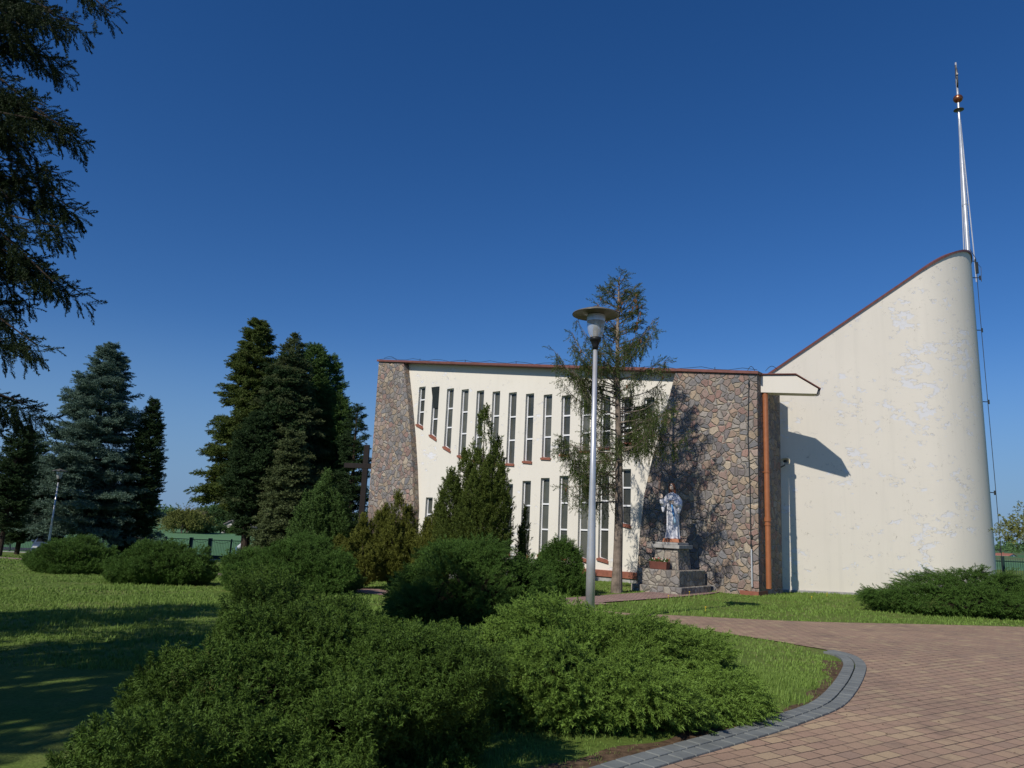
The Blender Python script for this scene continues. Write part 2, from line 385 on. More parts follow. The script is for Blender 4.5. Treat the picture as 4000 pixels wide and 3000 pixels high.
# grey double row of kerb pavers round the lawn island
kb = MB()
C = smooth_line([onG(*p)[:2] for p in kerb_px[:10]], 12)
arc = [0]
for i in range(1, len(C)): arc.append(arc[-1]+np.linalg.norm(C[i]-C[i-1]))
def at_arc(s):
    i = min(max(1, int(np.searchsorted(arc, s))), len(C)-1); t = (s-arc[i-1])/(arc[i]-arc[i-1]+1e-9)
    p = C[i-1]*(1-t)+C[i]*t; j0, j1 = max(0, i-4), min(len(C)-1, i+3); d = C[j1]-C[j0]; d /= np.linalg.norm(d); return p, np.array([-d[1], d[0]])
for row, (o0, o1) in enumerate(((0.0, .132), (.145, .277))):
    s = row*.09
    while s < arc[-1]-.25:
        L_ = .17; (p, n_), (q, nq) = at_arc(s), at_arc(s+L_-.012)
        zt = lambda a: float(gz(*a))+.03
        b4 = [p+n_*o0, q+nq*o0, q+nq*o1, p+n_*o1]
        hz = random.uniform(-.002, .002)
        kb.hexa([(a[0], a[1], zt(a)-.06) for a in b4], [(a[0], a[1], zt(a)+hz) for a in b4]); s += L_
kerb = kb.build('kerb', M['kerb'], bevel=.006); T(kerb, kind='structure')
# needle litter between kerb and grass
inn = []
for i in range(0, 60):
    s = arc[-1]*i/59*.86; p, n_ = at_arc(s); inn.append((p, n_))
soil_poly = [tuple(p+n_*.28) for p, n_ in inn] + [tuple(p+n_*(.44+.04*math.sin(i*.9)+.03*math.sin(i*.37)+.06*math.sin(i*.11+1))) for i, (p, n_) in reversed(list(enumerate(inn)))]
sheet('soil', soil_poly, M['soil'], .008, res=1)

# ================= GRASS =================
def inpoly(px, py, poly):
    c = np.zeros(len(px), bool); j = len(poly)-1
    for i in range(len(poly)):
        xi, yi = poly[i][0], poly[i][1]; xj, yj = poly[j][0], poly[j][1]
        cond = ((yi > py) != (yj > py)) & (px < (xj-xi)*(py-yi)/(yj-yi+1e-12)+xi); c ^= cond; j = i
    return c
def near_line(px, py, L, w_):
    c = np.zeros(len(px), bool); L = smooth_line(L, 5)
    for a, b in zip(L[:-1], L[1:]):
        d = b-a; t = np.clip(((px-a[0])*d[0]+(py-a[1])*d[1])/(d@d), 0, 1)
        c |= (px-a[0]-t*d[0])**2+(py-a[1]-t*d[1])**2 < w_*w_
    return c
def pn(x, y, s, seed=0):   # cheap smooth noise 0..1
    r = np.random.default_rng(seed); v = 0
    for k in range(6):
        a = r.uniform(0, 6.28); f = s*r.uniform(.6, 1.8); v = v+np.sin((x*math.cos(a)+y*math.sin(a))*f+r.uniform(0, 6.28))
    return np.clip(v/6*1.2+.5, 0, 1)
def grass(n, x0, x1, y0, y1, h, wd, seed, blades=5):
    r = np.random.default_rng(seed); px = r.uniform(x0, x1, n); py = r.uniform(y0, y1, n)
    inF = (np.abs(px) < (py*.74+.8)); px, py = px[inF], py[inF]
    k = ~inpoly(px, py, drive_poly) & ~near_line(px, py, pathL, .76) & ~near_line(px, py, [np.array([P0[0]+dF[0]*0, P0[1]]), P0[:2]+dF[:2]*19], .05)
    k &= ~near_line(px, py, [onG(2250,2350)[:2], onG(2460,2334)[:2], onG(2690,2316)[:2]], .63)
    kl = [p for p in C]
    k &= ~near_line(px, py, kl, .30)
    for dd_, pr_ in ((.38, .2), (.50, .5), (.62, .75)):
        k &= ~(near_line(px, py, kl, dd_+.12*(pn(px.mean(), py.mean(), 1, 1))) & (r.uniform(0, 1, len(px)) > pr_+.5*(pn(px, py, 5., 8)-.5)))
    k &= r.uniform(0, 1, len(px)) < (.35+.9*pn(px, py, 2.2, 5))
    px, py = px[k], py[k]; N = len(px)
    hh = h*(.5+.9*pn(px, py, 1.6, 3))*r.uniform(.6, 1.25, N)
    P = np.repeat(np.stack([px, py, gz(px, py)], -1), blades, 0); H = np.repeat(hh, blades)*r.uniform(.6, 1.2, N*blades)
    a = r.uniform(0, 2*PI, N*blades); sp = r.uniform(0, .04, N*blades)
    P[:, 0] += np.cos(a)*sp; P[:, 1] += np.sin(a)*sp
    lean = r.uniform(.1, .75, N*blades); b = r.uniform(0, 2*PI, N*blades)
    wv = np.stack([np.cos(b+1.57), np.sin(b+1.57), b*0], -1)*wd/2
    tip = P+np.stack([np.cos(b)*lean*H, np.sin(b)*lean*H, H], -1)
    V = np.stack([P-wv, P+wv, tip], 1).reshape(-1, 3)
    tint = np.clip(np.repeat(np.repeat(pn(px, py, 1.1, 9)*.6+r.uniform(0, .4, N), blades), 3), 0, 1)
    return V, tint, np.tile([0., 0., 1.], N*blades)
def make_grass():
    parts = [grass(40000, -2, 7, 3.2, 9.5, .055, .006, 1, 6), grass(60000, -14, 10, 8, 16, .045, .011, 2, 5), grass(56000, -20, 19, 14, 28, .055, .018, 3, 4), grass(24000, -32, 22, 26, 50, .07, .04, 4, 3)]
    V = np.concatenate([p[0] for p in parts]); ti = np.concatenate([p[1] for p in parts]); tp = np.concatenate([p[2] for p in parts])
    o = npmesh('grass', V, np.arange(len(V)).reshape(-1, 3), M['grass'], attrs={'tint': ti, 'tip': tp}); T(o, 'short green mown grass growing over the lawns round the shrubs', 'grass', kind='stuff')
M['grass'] = foliage('grass_blades', (.09, .165, .026), (.165, .26, .048), (.21, .30, .066), (.24, .21, .11))

# ================= CHURCH =================
dF = atY(1480, 1700, 35.)-atY(2962, 1700, 23.3); dF[2] = 0; FL = np.linalg.norm(dF); dF /= FL
P0 = atY(2962, 2105, 23.3); P0[2] = 0
nF = np.array([dF[1], -dF[0], 0.]);  nF = nF if nF[1] < 0 else -nF
def fac(px, py, off=0.):
    d = ray(px, py); o = np.array([0, 0, CAMZ]); q = P0+nF*off
    k = np.dot(q-o, nF)/np.dot(d, nF); p = o+d*k; return float(np.dot(p-P0, dF)), float(p[2])
def fp(s, z, off=0.): p = P0+dF*s+nF*off; return (p[0], p[1], z)
def c2(x, y): return 1400+x/1.508, 1300+y/1.508
church = empty('church_building', P0)
T(church, 'cream and rubble stone church with tall slit windows and a curved sail-shaped tower', 'church')
O = P0.copy()
OFFP = .32                                            # piers stand proud of the rendered wall
sR, zR = fac(2957, 1462, OFFP); sL, zL = fac(1480, 1412, OFFP)
def ztop(s): return zR+(zL-zR)*(s-sR)/(sL-sR)
print('facade', FL, 'zR', zR, 'zL', zL, 'sL', sL)
base_z = -2.4
# stone piers
edge = [(2640,1459), (2590,1640), (2546,1800), (2517,1930), (2501,2063), (2487,2255)]
inner = [fac(x, y, OFFP) for x, y in edge]; inner[0] = (inner[0][0], ztop(inner[0][0]))
poly = [(sR, ztop(sR)), (fac(2960, 2290, OFFP)[0], base_z)] + [(inner[-1][0]+.05, base_z)] + inner[::-1]
b = MB(O); b.prism(poly, lambda p: fp(p[0], p[1], OFFP), lambda p: fp(p[0], p[1], -1.7)); b.build('stone_wall', M['stone'], church)
SR_IN = inner
e2 = [(1575,1428), (1592,1565), (1604,1700), (1612,1830), (1617,1990)]
in2 = [fac(x, y, OFFP) for x, y in e2]; in2[0] = (in2[0][0], ztop(in2[0][0]))
oL = fac(1436, 2010, OFFP)
poly = [(sL, ztop(sL))]+in2+[(in2[-1][0]-.03, base_z), (oL[0]+.25, base_z), oL]
b = MB(O); b.prism(poly, lambda p: fp(p[0], p[1], OFFP), lambda p: fp(p[0], p[1], -1.0)); b.build('stone_pier', M['stone'], church)
# windows
WU = [(362,392,318,538,562), (443,475,318,600,630), (527,560,328,670,698), (612,648,333,722,742), (702,738,340,750,765), (795,832,345,768,776), (890,930,351,772,776), (990,1033,358,757,762), (1093,1143,363,737,740), (1200,1248,368,718,720), (1316,1362,372,698,699), (1432,1480,375,678,676), (1555,1605,378,652,648), (1690,1740,381,608,600)]
lowtop = [987, 970, 955, 940, 925, 908, 890, 872, 855, 842, 833, 818, 803]
n = len(WU)
sc_ = []; 
for (x0, x1, yt, bl, br) in WU:
    a = fac(*c2(x0, yt))[0]; c_ = fac(*c2(x1, yt))[0]; sc_.append((a+c_)/2)
fit = np.polyfit(np.arange(n), sc_, 1); print('window pitch', fit, 'err', np.abs(np.polyval(fit, np.arange(n))-sc_).max())
WW = .42
cols = []
for i, (x0, x1, yt, bl, br) in enumerate(WU):
    s = float(np.polyval(fit, i)); s = .5*s+.5*sc_[i]; hw = WW/2       # left edge has the larger s
    px0, _ = c2(x0, yt)
    zt = fac(*c2((x0+x1)/2, yt))[1]
    sh = (bl-yt)*.045
    zbl = fac(*c2(x0-sh, bl))[1]; zbr = fac(*c2(x1-sh, br))[1]
    ops = [(zt, zbl, zbr)]
    if i < len(lowtop):
        zt2 = fac(*c2(x0, lowtop[i]))[1]
        b2 = .62 if i < 11 else (fac(*c2(1432, 1335))[1] if i == 11 else fac(*c2(1570, 1130))[1])
        ops.append((zt2, b2+.03, b2-.06))
    cols.append((s+hw, s-hw, ops))
# rendered wall with real openings, built column by column (s falls from left to right)
b = MB(O); RV = -.20
def q(s0, s1, za0, za1, zb0, zb1, off=0.):   # quad: top z at s0,s1, bottom z at s0,s1
    b.add([fp(s0, za0, off), fp(s1, za1, off), fp(s1, zb1, off), fp(s0, zb0, off)], [(0, 1, 2, 3)])
sA, sB = in2[0][0]+1.0, .4
prev = sA
for (a, c_, ops) in cols:
    q(prev, a, ztop(prev), ztop(a), base_z, base_z)
    t0, t1 = ztop(a), ztop(c_)
    for (zt, zbl, zbr) in ops:
        q(a, c_, t0, t1, zt, zt); t0, t1 = zbl, zbr
        b.add([fp(a, zt, 0), fp(a, zt, RV), fp(a, zbl, RV), fp(a, zbl, 0)], [(0, 1, 2, 3)])
        b.add([fp(c_, zt, 0), fp(c_, zt, RV), fp(c_, zbr, RV), fp(c_, zbr, 0)], [(0, 1, 2, 3)])
        b.add([fp(a, zt, 0), fp(c_, zt, 0), fp(c_, zt, RV), fp(a, zt, RV)], [(0, 1, 2, 3)])
        b.add([fp(a, zbl, 0), fp(c_, zbr, 0), fp(c_, zbr, RV), fp(a, zbl, RV)], [(0, 1, 2, 3)])
    q(a, c_, t0, t1, base_z, base_z); prev = c_
q(prev, sB, ztop(prev), ztop(sB), base_z, base_z)
b.build('rendered_wall', M['cream_smooth'], church)
for ci, (a, c_, ops) in enumerate(cols):
    for oi, (zt, zbl, zbr) in enumerate(ops):
        fr = MB(O); D0, D1 = -.12, -.19; fw_ = .038; g_ = .004
        def bar(s0, s1, z0l, z1l, z0r, z1r, d0=D0, d1=D1):
            fr.hexa([fp(s0, z0l, d0), fp(s1, z0r, d0), fp(s1, z0r, d1), fp(s0, z0l, d1)], [fp(s0, z1l, d0), fp(s1, z1r, d0), fp(s1, z1r, d1), fp(s0, z1l, d1)])
        A, Cc = a-g_, c_+g_
        bar(A, A-fw_, zbl+g_, zt-g_, zbl+g_, zt-g_); bar(Cc+fw_, Cc, zbr+g_, zt-g_, zbr+g_, zt-g_)
        bar(A-fw_, Cc+fw_, zt-g_-fw_, zt-g_, zt-g_-fw_, zt-g_)
        bar(A-fw_, Cc+fw_, zbl+g_, zbl+g_+fw_, zbr+g_, zbr+g_+fw_)
        H_ = zt-max(zbl, zbr)
        for k in ((.34, .67) if H_ > 1.6 else (.5,)):
            zz = zt-H_*k; bar(A-fw_, Cc+fw_, zz-.028, zz+.028, zz-.028, zz+.028, D0+.004)
        wf = fr.build('window', M['white_frame'], church)
        pn_ = MB(O); pn_.hexa([fp(A, zbl-.0, -.165), fp(Cc, zbr, -.165), fp(Cc, zbr, -.18), fp(A, zbl, -.18)], [fp(A, zt, -.165), fp(Cc, zt, -.165), fp(Cc, zt, -.18), fp(A, zt, -.18)])
        # flat upright pane; its glass tone differs at random from the others
        po = pn_.build('pane', M['glass'], wf)
        si = MB(O); th = .07
        si.hexa([fp(a+.03, zbl-th, .06), fp(c_-.03, zbr-th, .06), fp(c_-.03, zbr-th+.045, -.115), fp(a+.03, zbl-th+.045, -.115)],
                [fp(a+.03, zbl+.004, .06), fp(c_-.03, zbr+.004, .06), fp(c_-.03, zbr+.04, -.115), fp(a+.03, zbl+.04, -.115)])
        si.build('window_sill', M['plinth'], wf)
# open top light of the second window
s0 = cols[1][0]; s1 = cols[1][1]; zt = cols[1][2][0][0]
b = MB(O); b.hexa([fp(s0, zt-.95, -.115), fp(s1, zt-.95, -.115), fp(s1, zt-.95, -.15), fp(s0, zt-.95, -.15)], [fp(s0, zt-.02, .08), fp(s1, zt-.02, .08), fp(s1, zt-.02, .10), fp(s0, zt-.02, .10)])
b.build('open_casement', M['dark_metal'], church)
# plinth
b = MB(O); zp = fac(*c2(1420, 1392))[1]; zq = fac(*c2(1420, 1432))[1]
b.hexa([fp(sA-1, zq, .10), fp(1.5, zq, .10), fp(1.5, zq, -.1), fp(sA-1, zq, -.1)], [fp(sA-1, zp-.03, .10), fp(1.5, zp-.03, .10), fp(1.5, zp, -.1), fp(sA-1, zp, -.1)])
b.build('plinth', M['plinth'], church)
b = MB(O); b.hexa([fp(sA-1, base_z, .04), fp(1.5, base_z, .04), fp(1.5, base_z, -.1), fp(sA-1, base_z, -.1)], [fp(sA-1, zq, .04), fp(1.5, zq, .04), fp(1.5, zq, -.1), fp(sA-1, zq, -.1)])
b.build('foundation', M['concrete'], church)
# roof edge and roof slab
b = MB(O)
b.hexa([fp(sL+.06, ztop(sL), .40), fp(sR-.06, ztop(sR), .40), fp(sR-.06, ztop(sR), -.2), fp(sL+.06, ztop(sL), -.2)],
       [fp(sL+.06, ztop(sL)+.09, .40), fp(sR-.06, ztop(sR)+.09, .40), fp(sR-.06, ztop(sR)+.09, -.2), fp(sL+.06, ztop(sL)+.09, -.2)])
b.build('roof_trim', M['red_trim'], church)
b = MB(O); b.hexa([fp(sL-.1, ztop(sL)-.4, -.3), fp(sR+.1, ztop(sR)-.4, -.3), fp(7, ztop(7)-.4, -16), fp(sL-.1, ztop(sL)-.4, -16)],
       [fp(sL-.1, ztop(sL)+.03, -.3), fp(sR+.1, ztop(sR)+.03, -.3), fp(7, ztop(7)+.03, -16), fp(sL-.1, ztop(sL)+.03, -16)])
b.build('roof', M['red_trim'], church)
b = MB(O); b.hexa([fp(sL-.3, base_z, -1.1), fp(sL-.5, base_z, -1.1), fp(sL-.5, base_z, -16), fp(sL-.3, base_z, -16)], [fp(sL-.3, ztop(sL)-.41, -1.1), fp(sL-.5, ztop(sL)-.41, -1.1), fp(sL-.5, ztop(sL)-.41, -16), fp(sL-.3, ztop(sL)-.41, -16)])
b.hexa([fp(sL-.5, base_z, -15.7), fp(6.5, base_z, -15.7), fp(6.5, base_z, -16), fp(sL-.5, base_z, -16)], [fp(sL-.5, ztop(sL)-.41, -15.7), fp(6.5, ztop(6.5)-.41, -15.7), fp(6.5, ztop(6.5)-.41, -16), fp(sL-.5, ztop(sL)-.41, -16)])
b.build('back_wall', M['cream_smooth'], church)
# lightning wire on the roof edge
b = MB(O)
pts = [];
for i in range(40):
    s = sR+(sL-sR)*i/39; pts.append(np.array(fp(s, ztop(s)+.15+.05*math.sin(i*1.9), .3)))
b.tube(pts, .008, 4)
for i in (3, 9, 15, 21, 27, 33): s = sR+(sL-sR)*i/39; b.tube([fp(s, ztop(s)+.08, .3), fp(s, ztop(s)+.2, .3)], .012, 4)
for c0, c1 in (((2920, 1448), (2950, 1452)), ((2990, 1450), (3040, 1448)), ((1500, 1400), (1555, 1412))):
    Yc = 23.3 if c0[0] > 2000 else 34.6
    p = atY(*c0, Yc); r_ = atY(*c1, Yc); b.tube([p*(1-t)+r_*t+np.array([0, 0, .16*math.sin(PI*t)]) for t in np.linspace(0, 1, 9)], .009, 4)
b.build('lightning_wire', M['dark_metal'], church)
# ---- sail tower ----
YS = 25.1
def tp(px, py): return atY(px, py, YS)
a1 = tp(3080, 1410); a2 = tp(3575, 1073)
slope = (a2[2]-a1[2])/(a2[0]-a1[0])
XF0, XF1, RC = 8.6, 14.4, 3.6
def zs(x): 
    z = a1[2]+slope*(x-a1[0]); return z
plan = [(XF0, YS)] + [(x, YS) for x in np.linspace(9.2, XF1, 12)] + [(XF1+RC*math.sin(t), YS+RC-RC*math.cos(t)) for t in np.linspace(.06, PI, 40)] + [(XF0, YS+2*RC)]
peak = zs(XF1+RC)
# round the crest off a little so that the edge lies down at the corner
def zc(x, y=YS): return zs(x) - .52*(y-YS)
N_ = len(plan); b = MB(O)
rows = 24
vs = []; 
for (x, y) in plan:
    for k in range(rows+1): vs.append((x, y, base_z*(1-k/rows)+zc(x, y)*k/rows))
fs = [(i*(rows+1)+k, (i+1)*(rows+1)+k, (i+1)*(rows+1)+k+1, i*(rows+1)+k+1) for i in range(N_-1) for k in range(rows)]
b.add(vs, fs); tw = b.build('tower_wall', M['cream'], church, smooth=True)
print('tower top z', zc(XF1+RC), 'slope', slope)
# coping
b = MB(O); vs = []; fs = []
ctr = np.array([XF1-1, YS+RC])
for i, (x, y) in enumerate(plan):
    a = np.array(plan[max(i-1, 0)]); c_ = np.array(plan[min(i+1, N_-1)]); d = c_-a; d /= np.linalg.norm(d); nn = np.array([d[1], -d[0]])
    for (o_, h_) in ((.05, -.02), (.05, .055), (-.35, .055), (-.35, -.02)):
        vs.append((x+nn[0]*o_, y+nn[1]*o_, zc(x, y)+h_))
for i in range(N_-1):
    for k in range(4): fs.append((i*4+k, i*4+(k+1) % 4, (i+1)*4+(k+1) % 4, (i+1)*4+k))
b.add(vs, fs); b.build('tower_coping', M['red_trim'], church)
b = MB(O)
half = [p for p in plan]; nn = len(half)//2
vs = [(x, y, zc(x, y)-.06) for x, y in half]; b.add(vs, [(i, i+1, len(half)-2-i, len(half)-1-i) for i in range(nn-1)]); b.build('tower_roof', M['red_trim'], church)
b = MB(O); vs = []; fs = []
for (x, y) in plan[1:30]:
    i = len(vs)//4
    yy = y-.03; vs += [(x, y-.05, -.18), (x, y-.05, -.02), (x, y+.02, .0), (x, y+.02, -.18)]
for i in range(len(vs)//4-1):
    for k in range(3): fs.append((i*4+k, i*4+k+1, (i+1)*4+k+1, (i+1)*4+k))
b.add(vs, fs); b.build('tower_footing', M['concrete'], church)
# cantilevered beam
A0 = atY(2958, 1467, 23.2); A1 = atY(2958, 1531, 23.2); ang = R(14)
dB = np.array([math.cos(ang), -math.sin(ang), 0]); nB = np.array([-math.sin(ang), -math.cos(ang), 0])
def bx(px, py):
    d = ray(px, py); o = np.array([0, 0, CAMZ]); k = np.dot(A0-o, nB)/np.dot(d, nB); return o+d*k
prof = [A0, bx(3107, 1466), bx(3196, 1518), bx(3190, 1538), A1]
prof[0] = bx(2962, 1467); prof[4] = bx(2962, 1532)
b = MB(O); b.prism(prof, lambda p: tuple(p), lambda p: tuple(p-nB*.45-(0 if p is not prof[0] and p is not prof[4] else 0)*dB)); b.build('canopy_beam', M['cream_smooth'], church)
b = MB(O)
tl = [bx(2955, 1464), bx(3108, 1463), bx(3206, 1521)]
for a, c_ in zip(tl[:-1], tl[1:]):
    e = np.array([0, 0, .03]); b.hexa([a+nB*.06, c_+nB*.06, c_-nB*.5, a-nB*.5], [a+nB*.06+e, c_+nB*.06+e, c_-nB*.5+e, a-nB*.5+e])
b.build('beam_flashing', M['red_trim'], church)
# box gutter behind the beam, seen dark under it and at its end
b = MB(O); gA = bx(3196, 1519)-nB*.06; gB = bx(3192, 1538)-nB*.06
b.hexa([gB, gB+dB*.09, gB+dB*.09-nB*.36, gB-nB*.36], [gA-np.array([0, 0, .01]), gA+dB*.07-np.array([0, 0, .01]), gA+dB*.07-nB*.36-np.array([0, 0, .01]), gA-nB*.36-np.array([0, 0, .01])])
b.build('gutter', M['grey_metal'], church)
# downpipe
pt = atY(2990, 1556, 23.25); pb = atY(3004, 2300, 23.2); 
b = MB(O); mid = pt*.35+pb*.65
b.tube([pt+np.array([-.03, 0, .3]), pt, mid, pb], .085, 14)
b.tube([mid+np.array([0, 0, .07]), mid-np.array([0, 0, .05])], .105, 14); b.tube([mid-np.array([0, 0, .12]), mid-np.array([0, 0, .17])], .1, 14)
m2 = pt*.6+pb*.4; b.tube([m2+np.array([0, 0, .02]), m2-np.array([0, 0, .02])], .1, 14); b.tube([m2, m2+np.array([-.3, .1, 0])], .012, 5)
b.build('downpipe', M['pipe'], church, smooth=False)
# conductor strip on the stone corner, white pipe at its foot
b = MB(O); pp = [fp(*fac(x, y, OFFP+.05), OFFP+.05) for x, y in ((2925,1478), (2921,1700), (2929,1900), (2932,2090), (2935,2160))]; b.tube(pp, .012, 5)
for x, y in ((2925,1500), (2936, 2095), (2934,2130)): p = np.array(fp(*fac(x, y, OFFP+.05), OFFP+.05)); b.tube([p-np.array([0, 0, .05]), p+np.array([0, 0, .05])], .03, 6)
b.build('earth_conductor', M['dark_metal'], church)
b = MB(O); p = fp(*fac(2935, 2145, OFFP+.05), OFFP+.05); q_ = fp(*fac(2938, 2292, OFFP+.05), OFFP+.05); b.tube([p, q_], .025, 8); b.build('conduit', M['steel_pale'], church)
# red foot course of the stone wall
b = MB(O); s0, z0 = fac(2957, 2290, OFFP+.04); z0 -= .16; s1 = fac(2890, 2290, OFFP+.04)[0]
b.hexa([fp(s1, -.6, OFFP+.05), fp(s0-.05, -.6, OFFP+.05), fp(s0-.05, -.6, -.4), fp(s1, -.6, -.4)], [fp(s1, z0, OFFP+.05), fp(s0-.05, z0, OFFP+.05), fp(s0-.05, z0, -.4), fp(s1, z0, -.4)])
b.build('foot_course', M['plinth'], church)
# ---- spire ----
YM = 28.6
mb_ = atY(3781, 985, YM); mt = atY(3733, 245, YM)
xm = mb_[0]; mz = mb_[2]
dm = (mt-mb_); 
def mp(t): return np.array([xm, YM, 0])+np.array([dm[0]*t, 0, mb_[2]+dm[2]*t])
print('mast', mb_, mt)
b = MB(O); b.tube([mp(-.12), mp(0), mp(.4), mp(.7), mp(1.0)], [.10, .095, .075, .05, .035], 12)
sp_ = b.build('spire', M['steel'], church, smooth=True)
b = MB(O)
for k in range(3):
    a = R(100+120*k); o_ = np.array([math.cos(a)*.21, math.sin(a)*.21, 0])
    b.tube([mp(-.15)+o_*1.1, mp(.0)+o_, mp(.69)+o_*.16], .022, 6)
for t in (.24, .45): 
    for k in range(3):
        a = R(100+120*k); a2_ = a+R(120); f_ = 1-t/.72*.85
        b.tube([mp(t)+f_*.21*np.array([math.cos(a), math.sin(a), 0]), mp(t)+f_*.21*np.array([math.cos(a2_), math.sin(a2_), 0])], .010, 4)
b.build('spire_stays', M['steel_pale'], sp_)
def tOf(py): return (985-py)/740
b = MB(O); c_ = mp(tOf(392)); b.ball(c_, .19, 20, 14, (1, 1, .92)); b.build('ball', M['copper'], sp_, smooth=True)
b = MB(O); c_ = mp(tOf(436)); b.lathe(c_, [(.05, .05), (.19, .0), (.20, -.02), (.06, -.06)], 20); b.build('disc', M['grey_metal'], sp_)
# cross in a ring, seen almost edge-on
b = MB(O); az = R(62); hx = np.array([math.cos(az), math.sin(az), 0]); c_ = mp(tOf(308))
b.tube([c_+.36*(math.cos(t)*hx*.75+math.sin(t)*np.array([0, 0, 1.25])) for t in np.linspace(0, 2*PI, 25)], .035, 6, False)
b.tube([c_-hx*.34, c_+hx*.34], .04, 8); b.tube([c_-np.array([0, 0, .5]), c_+np.array([0, 0, .62])], .04, 8)
b.build('ringed_cross', M['grey_metal'], sp_)
# cable down the curved edge with brackets
b = MB(O); pts = []
for px, py in ((3790,975), (3812,1010), (3815,1060), (3826,1200), (3848,1450), (3866,1650), (3884,1850), (3904,2080), (3912,2165), (3916,2240)): pts.append(atY(px, py, 27.2))
b.tube(pts, .012, 5)
for px, py in ((3810,1020), (3828,1085), (3836,1290), (3862,1570), (3886,1925), (3908,2150)):
    p = atY(px, py, 27.2); b.tube([p-np.array([.35, -.1, -.02]), p+np.array([.02, 0, 0])], .018, 5); b.tube([p-np.array([0, 0, .08]), p+np.array([0, 0, .08])], .035, 6)
p = atY(3814, 1025, 27.2); b.tube([p, p+np.array([0, 0, -.45])], .06, 6)
b.tube([atY(3818, 1030, 27.2), atY(3832, 1045, 27.2), atY(3834, 1100, 27.2), atY(3826, 1080, 27.2)], .01, 4)
b.build('lightning_cable', M['dark_metal'], church)

# loudspeaker on the tower wall
c_ = atY(3068, 1802, YS-.42)
ls = empty('loudspeaker', c_); T(ls, 'small beige horn loudspeaker on the cream tower wall below the beam', 'loudspeaker')
M['beige'] = plain('beige_plastic', (.50, .45, .33), .5)
b = MB(c_); n_ = 20; pr = [(.03, .22), (.045, .12), (.08, .05), (.15, 0), (.155, -.02), (.14, -.02), (.07, .03), (.02, .1)]
vs = []; fs = []
fd = np.array([-.15, -.98, -.1]); fd /= np.linalg.norm(fd); sx = np.cross(fd, (0, 0, 1)); sx /= np.linalg.norm(sx); sz = np.cross(sx, fd)
for r_, d_ in pr:
    for k in range(n_):
        t = 2*PI*k/n_; ex = 1.0; cc, ss = math.cos(t), math.sin(t)
        cc = math.copysign(abs(cc)**.7, cc); ss = math.copysign(abs(ss)**.7, ss)
        vs.append(c_+sx*cc*r_*1.0+sz*ss*r_*.72-fd*d_)
for i in range(len(pr)-1):
    for k in range(n_): fs.append((i*n_+k, i*n_+(k+1) % n_, (i+1)*n_+(k+1) % n_, (i+1)*n_+k))
b.add(vs, fs); b.build('horn', M['beige'], ls, smooth=True)
b = MB(c_); b.tube([c_-fd*.05, c_-fd*.20], [.055, .06], 12); b.ball(c_-fd*.02, .035, 10, 6); b.build('driver', M['dark_metal'], ls)
b = MB(c_); b.tube([c_-fd*.15, c_-fd*.15-np.array([0, 0, .14]), np.array([c_[0], YS, c_[2]-.16])], .02, 6); b.build('bracket', M['grey_metal'], ls)
# ================= FOLIAGE MACHINERY =================
def unit(v): return v/(np.linalg.norm(v, axis=-1, keepdims=True)+1e-9)
def spray(seed, twigs=12, needles=8, ang=45, flat=.8, tl=.35, nl=.14, nw=.03, droop=.1, t0=.08, nspread=.8):
    """a leafy shoot of unit length along +X built from narrow leaf-sized triangles"""
    r = np.random.default_rng(seed); V = []; tip = []
    def axis(t): return np.array([t, .04*math.sin(3*t+seed), -droop*t*t])
    def leaves(p0, d, L, n, tbase):
        for k in range(n):
            u = (k+.5+r.uniform(-.3, .3))/n; p = p0+d*L*u
            side = r.normal(size=3); side[2] *= (1-.6*flat); side -= d*(side@d); side /= np.linalg.norm(side)+1e-9
            e = d*(1-.3*nspread)+side*nspread; e /= np.linalg.norm(e); pr = np.cross(e, r.normal(size=3)); pr /= np.linalg.norm(pr)
            l = nl*r.uniform(.7, 1.25); w_ = nw*r.uniform(.7, 1.3)/2
            V.extend([p-pr*w_, p+pr*w_, p+e*l]); tv = min(1, tbase+.5*u); tip.extend([tv*.6, tv*.6, min(1, tv+.25)])
    for k in range(twigs):
        t = t0+(1-t0)*k/twigs; p = axis(t); sg = 1 if k % 2 else -1
        ph = sg*PI/2+r.normal()*(1-flat)*2.2+r.normal()*.15
        a = R(ang)*r.uniform(.75, 1.25); d = np.array([math.cos(a), math.sin(a)*math.sin(ph), math.sin(a)*math.cos(ph)])
        d[2] -= droop*1.2*t; d /= np.linalg.norm(d); leaves(p, d, tl*(1.05-t*.75)*r.uniform(.75, 1.2), needles, t*.5)
    leaves(axis(.8), unit(axis(1)-axis(.8)), .25, needles, .5)
    return np.array(V), np.array(tip)
